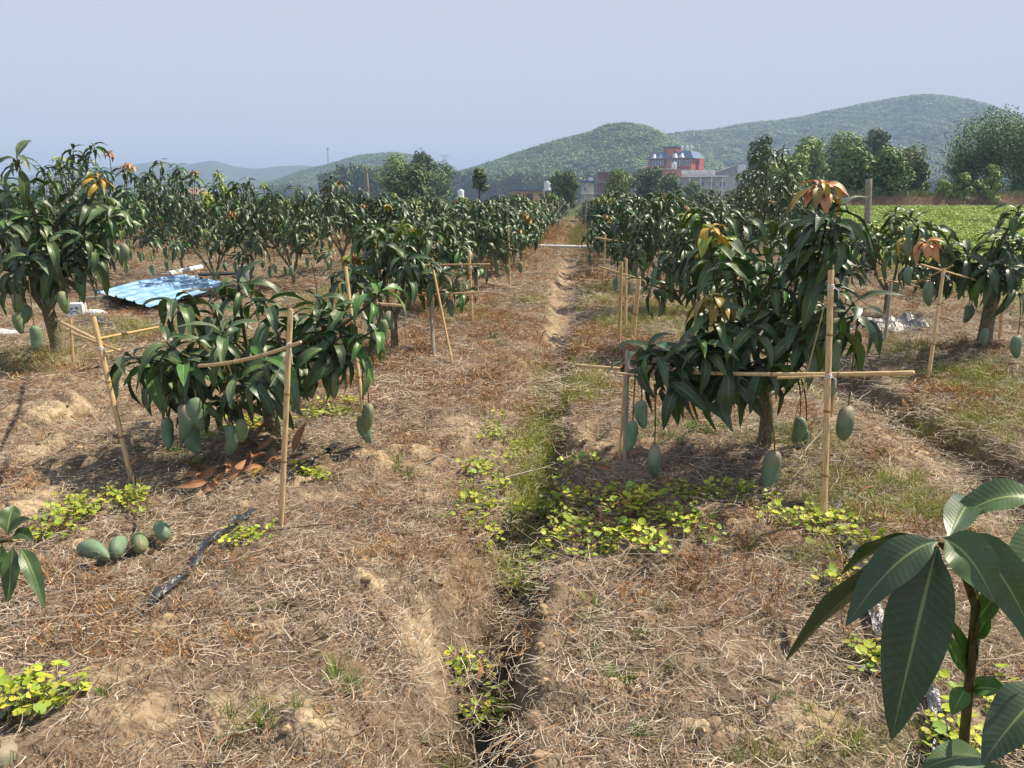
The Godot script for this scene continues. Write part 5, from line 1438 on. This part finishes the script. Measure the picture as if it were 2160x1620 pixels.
	culm("wooden_stake", "grey weathered stake behind the black plastic on the right", foot.call(Vector3(3.085, 0.000, -7.870)), Vector3(3.168, 0.621, -8.100), 0.02, 0.018, "oldbamboo", g)
	culm("bamboo_pole", "thin curved pole tied to grey stake on the right", Vector3(2.920, 0.667, -7.900), Vector3(3.336, 0.590, -7.700), 0.008, 0.007, "twigwood", g)
	culm("bamboo_pole", "straight thin pole over the grey stake on the right", Vector3(3.114, 0.606, -8.100), Vector3(3.810, 0.597, -8.400), 0.008, 0.007, "twigwood", g)
	culm("bamboo_stake", "bamboo stake right of the thick bare trunk", foot.call(Vector3(4.315, 0.000, -8.134)), Vector3(4.216, 0.415, -8.000), 0.018, 0.016, "bamboo", g)
	culm("bamboo_stake", "brown leaning stake below the double mango left of the path", foot.call(Vector3(-1.366, 0.000, -4.751)), Vector3(-1.490, 0.992, -4.900), 0.014, 0.012, "bamboo", g)
	culm("bamboo_stake", "thin brown slanting stake below the small mango left of path", foot.call(Vector3(-1.053, 0.000, -6.475)), Vector3(-1.254, 0.814, -6.700), 0.011, 0.011, "twigwood", g)
	culm("wooden_stake", "flat grey wooden stake between two hanging mangoes", foot.call(Vector3(-1.258, 0.000, -6.662)), Vector3(-1.328, 0.733, -6.900), 0.018, 0.017, "oldbamboo", g)
	culm("bamboo_stake", "slim bamboo stake with a white knot left of the path", foot.call(Vector3(-1.222, -0.000, -8.930)), Vector3(-1.241, 0.831, -8.900), 0.0175, 0.016, "bamboo", g, 0.0, [0.8])
	culm("bamboo_pole", "level thin pole knotted to the slim stake left of path", Vector3(-1.986, 0.656, -9.200), Vector3(-0.983, 0.713, -8.700), 0.01, 0.008, "bamboo", g)
	culm("bamboo_pole", "pale thick pole end below light green leaves", Vector3(-1.479, 0.659, -5.600), Vector3(-1.230, 0.674, -5.400), 0.011, 0.01, "bamboo", g)
	culm("bamboo_pole", "thin pole running level to the tip right of the slim stake", Vector3(-1.770, 0.545, -7.000), Vector3(-0.791, 0.617, -6.800), 0.0085, 0.0065, "bamboo", g)
	culm("bamboo_stake", "thin stake under the left edge tree", foot.call(Vector3(-4.377, 0.000, -6.236)), Vector3(-4.385, 0.408, -6.300), 0.012, 0.011, "twigwood", g)
	culm("wooden_post", "thick grey wooden post standing at the edge of the vine field", foot.call(Vector3(5.049, 0.314, -14.000)), Vector3(4.921, 1.777, -14.000), 0.06, 0.056, "oldbamboo", "")
	for e in [[Vector3(1.097, 0.961, -3.500), Vector3(1.050, 0.164, -3.750), "slack white string running down from the tall right stake"], [Vector3(-1.382, 0.581, -3.300), Vector3(-1.197, 0.823, -3.100), "white ribbon ends hanging at the straight left stake"]]:
		var o := thing("support_string", e[2], "string", e[0], "strings of the tree supports")
		var mb := MB.new()
		mb.tube(bez(Vector3.ZERO, (e[1] - e[0]) * 0.5 - Vector3(0, 0.03, 0), e[1] - e[0], 8), tapered(8, 0.003, 0.003), 5, Color.WHITE)
		part("cord", mb.mesh(), M.tie if e[2].contains("ribbon") else M.twigwood, o)
	var far := [[-1.13, -13.02], [-1.57, -17.37], [-1.37, -18.81], [-1.40, -17.12], [-5.78, -22.55], [-3.52, -24.71], [-0.79, -64.66], [-0.22, -68.42], [0.11, -66.54], [-5.66, -16.39], [-5.56, -19.26], [-5.63, -15.24], [-1.76, -29.61], [-1.60, -31.63], [-1.47, -35.47], [-1.26, -39.02], [0.26, -31.78], [0.40, -39.16], [-5.10, -24.58], [-4.83, -20.19], [-6.98, -16.91], [-5.98, -18.74], [-4.53, -27.61], [-2.16, -22.41], [-1.11, -44.99], [-1.01, -50.80], [0.22, -53.18], [0.93, -25.08], [1.55, -28.12]]
	far.sort_custom(func(a, b): return a[1] > b[1])
	var sidecount := {"left": -1, "right": -1}
	for k in far.size():
		var p := Vector3(far[k][0], 0, far[k][1])
		var d := -p.z
		var h := rr(0.95, 1.3) if d < 30.0 else rr(1.2, 1.7)
		var side := "left" if p.x < -0.3 else "right"
		sidecount[side] += 1
		culm("bamboo_stake", "thin pale stake %s of the path, %s nearest of the far ones" % [side, ORD[sidecount[side]]], foot.call(p), Vector3(p.x + rr(-0.06, 0.06), h, p.z), 0.015 + d * 0.0003, 0.013 + d * 0.0003, ["bamboo", "oldbamboo", "bamboo"][k % 3], "far stakes along the rows")

func make_things() -> void:
	# four fallen mangoes in a row
	var lab := ["long green mango lying on its side, first of the four on the ground", "short bluish green mango second in the row on the ground", "round green mango third in the row on the ground", "dark green round mango last in the row on the ground"]
	var mg := [[-1.88, -2.65, 0.165, 0], [-1.83, -2.74, 0.16, 2], [-1.78, -2.80, 0.16, 1], [-1.72, -2.87, 0.155, 2]]
	var ang := [-0.3, 1.9, 2.2, 2.3]
	for k in 4:
		var s: float = mg[k][2]
		var p := on_ground(Vector3(mg[k][0], 0, mg[k][1])) + Vector3(0, s * 0.23 + 0.026, 0)
		var o := thing("fallen_mango", lab[k], "mango", p, "fallen mangoes in a row")
		var b := Basis(Vector3.UP, ang[k]) * Basis(Vector3(0, 0, 1), PI * 0.5 + 0.06)
		part("flesh", FRUIT[[0, 0, 2, 0][k]], M.fruit, o, Transform3D(b.scaled(Vector3(s, s, s)), Vector3(0, 0, 0) + b * Vector3(0, s * 0.5, 0)))
	for e in [[Vector3(-2.222, 0.000, -4.323), "green and yellow mango lying under the low left tree", 0.17, 0.2], [Vector3(-2.213, 0.000, -4.496), "small yellow green mango lying behind another under the left tree", 0.13, 2.6]]:
		var p := on_ground(e[0]) + Vector3(0, e[2] * 0.22, 0)
		var o := thing("fallen_mango", e[1], "mango", p, "fallen mangoes under the left tree")
		var b := Basis(Vector3.UP, e[3]) * Basis(Vector3(0, 0, 1), PI * 0.5)
		part("flesh", FRUIT[3], M.fruit, o, Transform3D(b.scaled(Vector3.ONE * e[2]), b * Vector3(0, e[2] * 0.5, 0)))
	# fallen leaves
	var fl := [[-1.79, -3.50], [-1.76, -3.56], [-1.74, -3.64], [-1.86, -3.52], [-1.71, -3.41], [-1.72, -3.71], [-1.71, -3.82], [-1.71, -3.90], [-1.65, -3.51], [-1.79, -3.70], [-1.86, -3.46], [-1.63, -3.57], [-1.59, -3.72], [-1.87, -3.62], [-1.69, -3.32], [-1.82, -3.81], [-1.56, -3.58], [-1.53, -3.76], [-1.51, -3.84], [-1.78, -4.02], [-1.93, -3.62], [-1.52, -3.65], [-1.70, -3.44], [-1.76, -3.37], [-0.33, -2.40], [-1.35, -4.57], [0.20, -3.76], [0.28, -3.88], [-0.74, -4.04], [1.11, -3.55], [-1.57, -4.60], [-1.76, -4.70], [-0.61, -2.28], [-0.82, -1.64], [1.31, -3.48]]
	var LONE := ["reddish dead leaf standing in the furrow of the foreground", "brown dead leaf left of the double mango", "brown dead leaf at the foot of the grey weathered stake", "second brown dead leaf beside the grey weathered stake", "brown dead leaf on bare sand left of the furrow", "brown dead leaf right of the tall mango trunk", "brown dead leaf behind the wide torn plastic strip", "brown dead leaf right of the low mango trunk", "brown dead leaf on straw in the centre foreground", "brown dead leaf at the bottom edge on the left", "brown dead leaf behind the tall right bamboo stake"]
	for k in fl.size():
		var p := on_ground(Vector3(fl[k][0], 0, fl[k][1])) + Vector3(0, 0.035 + 0.035 * R.randf(), 0)
		var inpile := k < 24
		var o := thing("fallen_leaf", "curled brown dead mango leaf in the pile under left tree" if inpile else LONE[k - 24], "leaf", p, "dead leaves in the pile" if inpile else "single dead leaves")
		var s := rr(0.12, 0.19) if inpile else rr(0.08, 0.12)
		var b := Basis(Vector3.UP, rr(0, TAU)) * Basis(Vector3(1, 0, 0), rr(-0.7, 0.1)) * Basis(Vector3(0, 0, 1), rr(-1.4, 1.4))
		part("blade", LEAF[0][R.randi() % 3], M.leaf_brown, o, Transform3D(b.scaled(Vector3.ONE * s), Vector3.ZERO))
	# yellow fallen leaves
	for e in [[Vector3(-1.403, 0.000, -4.595), "yellow fallen leaf left of the double mango"], [Vector3(-1.574, 0.000, -3.670), "yellow orange fallen leaf at the pile edge"], [Vector3(-1.625, 0.000, -6.217), "yellow fallen leaf on the red weeds"], [Vector3(-1.959, 0.000, -4.517), "yellow fallen leaf beside the left trunk"], [Vector3(-4.333, 0.000, -5.898), "yellow fallen leaf on the left bed"], [Vector3(-4.731, 0.000, -6.722), "yellow fallen leaf at the foot of pale trunk"]]:
		var o := thing("yellow_leaf", e[1], "leaf", on_ground(e[0]) + Vector3(0, 0.02, 0), "yellow fallen leaves")
		part("blade", LEAF[0][1], M.leaf_yellow, o, Transform3D((Basis(Vector3.UP, rr(0, TAU)) * Basis(Vector3(0, 0, 1), rr(-0.5, 0.5))).scaled(Vector3.ONE * 0.16), Vector3.ZERO))
	# strips of old black mulch film
	for e in [[[[-1.47, -2.34], [-1.47, -2.42], [-1.45, -2.51], [-1.46, -2.63], [-1.50, -2.78], [-1.49, -2.92], [-1.46, -3.03], [-1.41, -3.12]], 0.045, "crumpled black plastic strip winding over the straw in the left foreground"], [[[-1.44, -3.51], [-1.39, -3.66], [-1.36, -3.81]], 0.03, "thin black plastic strip behind the straight left stake"], [[[-1.35, -3.91], [-1.35, -4.04], [-1.35, -4.18]], 0.06, "wide torn black plastic strip right of the left stake"], [[[1.24, -3.50], [1.17, -3.28], [1.13, -3.08], [1.10, -2.87], [1.07, -2.71], [1.04, -2.50], [1.00, -2.27], [1.02, -2.10], [1.02, -1.99], [0.99, -1.87], [0.98, -1.78]], 0.05, "long black plastic strip running behind the right foreground leaves"], [[[-3.97, -5.70], [-3.98, -5.84], [-3.98, -5.96]], 0.1, "black plastic scrap left of slanting stake"], [[[-1.56, -1.84], [-1.56, -1.77], [-1.53, -1.70]], 0.05, "black plastic scrap at the lower left edge"], [[[-5.75, -8.34], [-5.62, -8.49], [-5.25, -8.31]], 0.12, "flat black plastic sheet behind the pale trunk"], [[[-4.01, -6.21], [-3.94, -6.42]], 0.12, "grey plastic sheet between slanting stake and low tree"], [[[-1.43, -4.98], [-1.37, -5.06]], 0.07, "small black plastic scrap behind the double mango"]]:
		var list: Array = e[0]
		var cv := Curve3D.new()
		for q in list: cv.add_point(Vector3(q[0], 0, q[1]))
		for k in list.size():
			var u := cv.get_point_position(maxi(k - 1, 0))
			var w := cv.get_point_position(mini(k + 1, list.size() - 1))
			cv.set_point_in(k, (u - w) / 6.0)
			cv.set_point_out(k, (w - u) / 6.0)
		var o0 := cv.get_point_position(0)
		var org := on_ground(o0)
		var o := thing("plastic_strip", e[2], "plastic strip", org, "strips of old mulch film")
		var n := maxi(14, int(cv.get_baked_length() / 0.035))
		var mb := MB.new()
		for k in n + 1:
			var p := cv.sample_baked(cv.get_baked_length() * k / n)
			var p2 := cv.sample_baked(minf(cv.get_baked_length() * (k + 0.5) / n + 0.01, cv.get_baked_length()))
			var p1 := cv.sample_baked(maxf(cv.get_baked_length() * (k - 0.5) / n - 0.01, 0.0))
			var side := (p2 - p1).normalized().cross(Vector3.UP)
			var wd: float = e[1] * (0.8 + 0.5 * n2.get_noise_1d(k * 9.0 + o0.x * 50.0))
			for s in 5:
				var f := s / 2.0 - 1.0
				var v := p + side * f * wd * 0.5
				v.y = gy(v.x, v.z) + 0.034 + 0.012 * n3.get_noise_2d(k * 5.0, s * 11.0 + o0.z * 30.0) + 0.012 * (1.0 - absf(f)) * sin(k * 0.9)
				mb.add(v - org, Vector2(f, k), Color.WHITE)
		for k in n:
			for s in 4:
				var q := k * 5 + s
				mb.quad(q, q + 5, q + 6, q + 1)
		part("film", mb.mesh(), M.film, o)
	# blue ribbed roofing sheets lying on the ground
	var a := Vector3(-6.936, 0.000, -10.602)
	var b := Vector3(-5.294, -0.000, -9.128)
	var c := Vector3(-5.803, 0.000, -12.479)
	var d := Vector3(-7.202, 0.000, -13.651)
	var sh := thing("roofing_sheet", "pale blue ribbed metal roofing sheet lying in the weeds on the left", "sheet", Vector3(a.x, 0.0, a.z))
	var sm := MB.new()
	var nu := 96
	for k in nu + 1:
		var u := float(k) / nu
		var f := fposmod(u * 6.0, 1.0)
		var rib := 0.022 * (smoothstep(0.3, 0.38, f) - smoothstep(0.54, 0.62, f))
		for s in 13:
			var v := s / 12.0
			var p := a.lerp(b, u).lerp(d.lerp(c, u), v)
			p.y = 0.12 + rib + 0.03 * sin(v * 4.0 + u * 2.0) - 0.03 * u + 0.012 * n1.get_noise_2d(u * 20.0, v * 20.0)
			sm.add(p - Vector3(a.x, 0, a.z), Vector2(u, v), Color.WHITE)
	for k in nu:
		for s in 12:
			var q := k * 13 + s
			sm.quad(q, q + 13, q + 14, q + 1)
	part("sheet", sm.mesh(), M.bluesheet, sh)
	var under := block("batten", (a.lerp(b, 0.5).lerp(d.lerp(c, 0.5), 0.3)) - Vector3(a.x, -0.05, a.z), Vector3(1.9, 0.1, 0.1), M.weathered, sh, 0.8)
	under.name = "batten"
	var pp := thing("white_board", "white plastic tube lying beyond the blue sheet", "tube", Vector3(-7.373, 0.000, -13.462) + Vector3(0, 0.12, 0))
	var pm := MB.new()
	pm.tube([Vector3.ZERO, Vector3(-7.521, 0.000, -14.977) - Vector3(-7.373, 0.000, -13.462)], [0.05, 0.05], 12, Color.WHITE)
	part("shell", pm.mesh(), M.white, pp)
	var bs := thing("black_panel", "black panel leaning at the far end of the blue sheet", "panel", Vector3(-6.335, 0.000, -13.378) + Vector3(0, 0.14, 0))
	block("panel", Vector3.ZERO, Vector3(0.8, 0.03, 0.35), M.black, bs, 0.5)
	var bu := thing("bucket", "grey plastic bucket at the far end of the blue sheet", "bucket", on_ground(Vector3(-5.740, 0.000, -12.940)))
	var bm := MB.new()
	bm.tube([Vector3(0, 0, 0), Vector3(0, 0.01, 0), Vector3(0, 0.3, 0), Vector3(0, 0.31, 0), Vector3(0, 0.29, 0), Vector3(0, 0.06, 0)], [0.1, 0.12, 0.15, 0.15, 0.14, 0.11], 16, Color.WHITE)
	part("shell", bm.mesh(), M.grey, bu)
	# white container with blue print, white bottle with red cap
	var cn := thing("white_container", "white plastic box with blue print lying behind the pale trunk", "container", on_ground(Vector3(-6.319, 0.000, -9.208)))
	cn.rotation.y = 0.25
	var cb := MB.new()
	cb.box(Vector3(0, 0.085, 0), Vector3(0.2, 0.15, 0.14))
	cb.box(Vector3(0, 0.165, 0), Vector3(0.19, 0.012, 0.13))
	cb.box(Vector3(0, 0.01, 0), Vector3(0.19, 0.02, 0.13))
	part("body", cb.mesh(), M.white, cn)
	for e in [[-0.03, 0.11, 0.05, 0.025], [0.03, 0.115, 0.04, 0.03], [-0.015, 0.075, 0.08, 0.02], [0.035, 0.05, 0.05, 0.02], [-0.045, 0.045, 0.03, 0.03]]:
		block("print", Vector3(e[0], e[1], 0.0715), Vector3(e[2], e[3], 0.003), M.print, cn)
	var bt := thing("white_bottle", "white plastic bottle with a red cap lying beside the white box", "bottle", on_ground(Vector3(-6.091, 0.000, -9.227)) + Vector3(0, 0.085, 0))
	bt.rotation.y = -0.25
	var bo := MB.new()
	bo.tube([Vector3(0.17, 0, 0), Vector3(0.165, 0, 0), Vector3(0.1, 0, 0), Vector3(-0.08, 0, 0), Vector3(-0.13, 0, 0), Vector3(-0.14, 0, 0)], [0.01, 0.06, 0.082, 0.082, 0.06, 0.01], 14, Color.WHITE)
	part("body", bo.mesh(), M.white, bt)
	var cp := MB.new()
	cp.tube([Vector3(-0.05, 0.0, 0.078), Vector3(-0.05, 0.0, 0.105)], [0.026, 0.024], 12, Color.WHITE)
	part("cap", cp.mesh(), M.red, bt)
	var rg := thing("white_bag", "crumpled white plastic bag on the bed at left edge", "bag", on_ground(Vector3(-6.236, 0.000, -7.833)))
	var gm := MB.new()
	for i in 9:
		for j in 13:
			var th := PI * i / 8.0
			var ph := TAU * j / 12.0
			var p := Vector3(sin(th) * cos(ph), cos(th) * 0.35, sin(th) * sin(ph) * 0.6)
			p *= 0.16 * (1.0 + 0.5 * n1.get_noise_3d(p.x * 30.0, p.y * 30.0, p.z * 30.0))
			gm.add(p + Vector3(0, 0.05, 0), Vector2(0, 0), Color.WHITE)
	for i in 8:
		for j in 12:
			var q := i * 13 + j
			gm.quad(q, q + 1, q + 14, q + 13)
	part("film", gm.mesh(), M.white, rg)
	# white irrigation pipe across the path
	var pa := Vector3(-1.851, 0.000, -22.882)
	var pb := Vector3(0.630, 0.000, -23.791)
	var pipe := thing("water_pipe", "white plastic water pipe lying across the path", "pipe", Vector3(pa.x - 1.5, 0.1, pa.z))
	var pt := MB.new()
	var run := []
	for k in 9: run.append(Vector3(k * 0.7, 0.03 * sin(k * 0.8), (pb.z - pa.z) * k / 8.0))
	pt.tube(run, tapered(8, 0.042, 0.042), 12, Color.WHITE)
	part("tube", pt.mesh(), M.pvc, pipe)
	for k in [2, 6]:
		var sk := MB.new()
		sk.tube([run[k] - Vector3(0.09, 0, 0), run[k] + Vector3(0.09, 0, 0)], [0.05, 0.05], 12, Color.WHITE)
		part("joint", sk.mesh(), M.pvc, pipe)
	# low board across the far end of the path
	var lo := thing("plank", "weathered plank laid across the far end of the path", "plank", on_ground(Vector3(-0.426, 0.000, -58.342)) + Vector3(0, 0.12, 0))
	block("board", Vector3.ZERO, Vector3(1.5, 0.12, 0.3), M.weathered, lo)
	# crumpled black sheeting at right
	var bl := thing("plastic_sheet", "crumpled black plastic sheeting behind the tall right stake", "sheet", on_ground(Vector3(3.599, 0.000, -9.052)))
	var bm2 := MB.new()
	for i in 15:
		for j in 9:
			var u := i / 14.0 - 0.5
			var v := j / 8.0 - 0.5
			bm2.add(Vector3(u * 0.62, 0.05 + 0.09 * absf(n1.get_noise_2d(i * 14.0, j * 16.0)) + 0.07 * sin(v * 9.0) * 0.6 + 0.06 * smoothstep(0.1, 0.5, u), v * 0.5), Vector2(u, v), Color.WHITE)
	for i in 14:
		for j in 8:
			var q := i * 9 + j
			bm2.quad(q, q + 9, q + 10, q + 1)
	part("film", bm2.mesh(), M.film, bl)
	# sticks lying about
	var g := "dead sticks on the ground"
	for e in [[Vector3(-0.895, 0.000, -6.186), Vector3(-0.478, 0.000, -5.690), 0.012, "long dark dead stick lying on the rust red weeds"], [Vector3(0.561, -0.000, -2.133), Vector3(0.643, 0.000, -2.069), 0.008, "pale flat dead stick left of the big foreground leaf"], [Vector3(0.442, 0.000, -2.378), Vector3(0.519, 0.000, -2.461), 0.008, "short bleached bamboo splinter in the right foreground"], [Vector3(-1.398, 0.000, -2.332), Vector3(-1.139, 0.000, -2.291), 0.006, "reddish dead stick behind the black strip"], [Vector3(-1.305, 0.000, -2.947), Vector3(-1.005, 0.000, -3.122), 0.006, "long grey dead stalk at the foot of straight stake"], [Vector3(-0.298, 0.000, -3.056), Vector3(-0.218, 0.000, -3.082), 0.012, "short thick brown stick in the furrow weeds"], [Vector3(-0.509, 0.000, -1.672), Vector3(-0.438, 0.000, -1.636), 0.01, "thick dead stick at the bottom edge"], [Vector3(0.733, 0.000, -2.418), Vector3(0.717, -0.000, -2.288), 0.012, "pale wooden chip standing in the right foreground"]]:
		var p := on_ground(e[0]) + Vector3(0, 0.02, 0)
		var q := on_ground(e[1]) + Vector3(0, 0.02, 0)
		var o := thing("dead_stick", e[3], "stick", p, g)
		var mb := MB.new()
		mb.tube(bez(Vector3.ZERO, (q - p) * 0.5 + Vector3(0, 0.02, 0.01), q - p, 6), [e[2], e[2] * 1.1, e[2] * 0.9, e[2], e[2] * 0.8, e[2] * 0.7, e[2] * 0.4], 6, Color(0.36, 0.28, 0.2))
		part("stem", mb.mesh(), M.bark, o)

func _ready() -> void:
	R.seed = 20240611
	var cam := Camera3D.new()
	cam.position = Vector3(0, 1.4, 0)
	cam.rotation_degrees = Vector3(-13.3527, 4.8, 0)
	cam.fov = 53.07
	cam.near = 0.05
	cam.far = 12000.0
	add_child(cam)
	cam.current = true
	var env := Environment.new()
	env.background_mode = Environment.BG_SKY
	var sm := ProceduralSkyMaterial.new()
	sm.sky_top_color = Color(0.66, 0.695, 0.77)
	sm.sky_horizon_color = Color(0.77, 0.79, 0.815)
	sm.ground_horizon_color = Color(0.5, 0.5, 0.46)
	sm.ground_bottom_color = Color(0.3, 0.27, 0.2)
	sm.sky_curve = 0.2
	sm.sun_angle_max = 1.0
	var sky := Sky.new()
	sky.sky_material = sm
	env.sky = sky
	env.background_energy_multiplier = 0.76
	env.tonemap_mode = Environment.TONE_MAPPER_LINEAR
	env.tonemap_exposure = 1.8
	env.sdfgi_enabled = true
	env.ssao_enabled = true
	env.ssil_enabled = true
	env.fog_enabled = true
	env.fog_density = 0.0007
	env.fog_light_color = Color(0.7, 0.8, 0.95)
	var we := WorldEnvironment.new()
	we.environment = env
	add_child(we)
	var sun := DirectionalLight3D.new()
	sun.light_energy = 1.5
	sun.light_color = Color(1.0, 0.95, 0.86)
	sun.light_angular_distance = 0.5
	sun.shadow_enabled = true
	add_child(sun)
	sun.look_at_from_position(Vector3.ZERO, Vector3(-0.66, -0.96, 0.36))
	for n in [[n1, 1, 0.35], [n2, 2, 1.6], [n3, 3, 7.0]]:
		n[0].noise_type = FastNoiseLite.TYPE_SIMPLEX_SMOOTH
		n[0].seed = n[1]
		n[0].frequency = n[2]
		n[0].fractal_octaves = 3
	for p in [Vector3(-1.742, 0.000, -4.176), Vector3(1.056, -0.000, -4.205), Vector3(-4.765, 0.000, -6.628), Vector3(3.810, 0.000, -7.439), Vector3(-1.8, 0, -7.05), Vector3(1.15, 0, -7.05)]: SEEN.append(p)
	for k in 85:
		var d := sqrt(rr(1.3 * 1.3, 5.2 * 5.2))
		SANDY.append([rr(-0.75, 0.7) * d - 0.084 * d, -d, rr(0.04, 0.12), rr(0.03, 0.09)])
	make_materials()
	make_leaves()
	FRUIT = [mango_mesh(0.16, 0.12, 1, Color(0.215, 0.32, 0.215)), mango_mesh(0.22, 0.8, 2, Color(0.23, 0.32, 0.215)), mango_mesh(0.06, 0.4, 3, Color(0.24, 0.31, 0.15)), mango_mesh(0.12, 0.1, 4, Color(0.3, 0.36, 0.06))]
	make_ground()
	make_hills()
	make_village()
	make_far_trees()
	make_orchard()
	make_stakes()
	make_ground_plants()
	make_things()
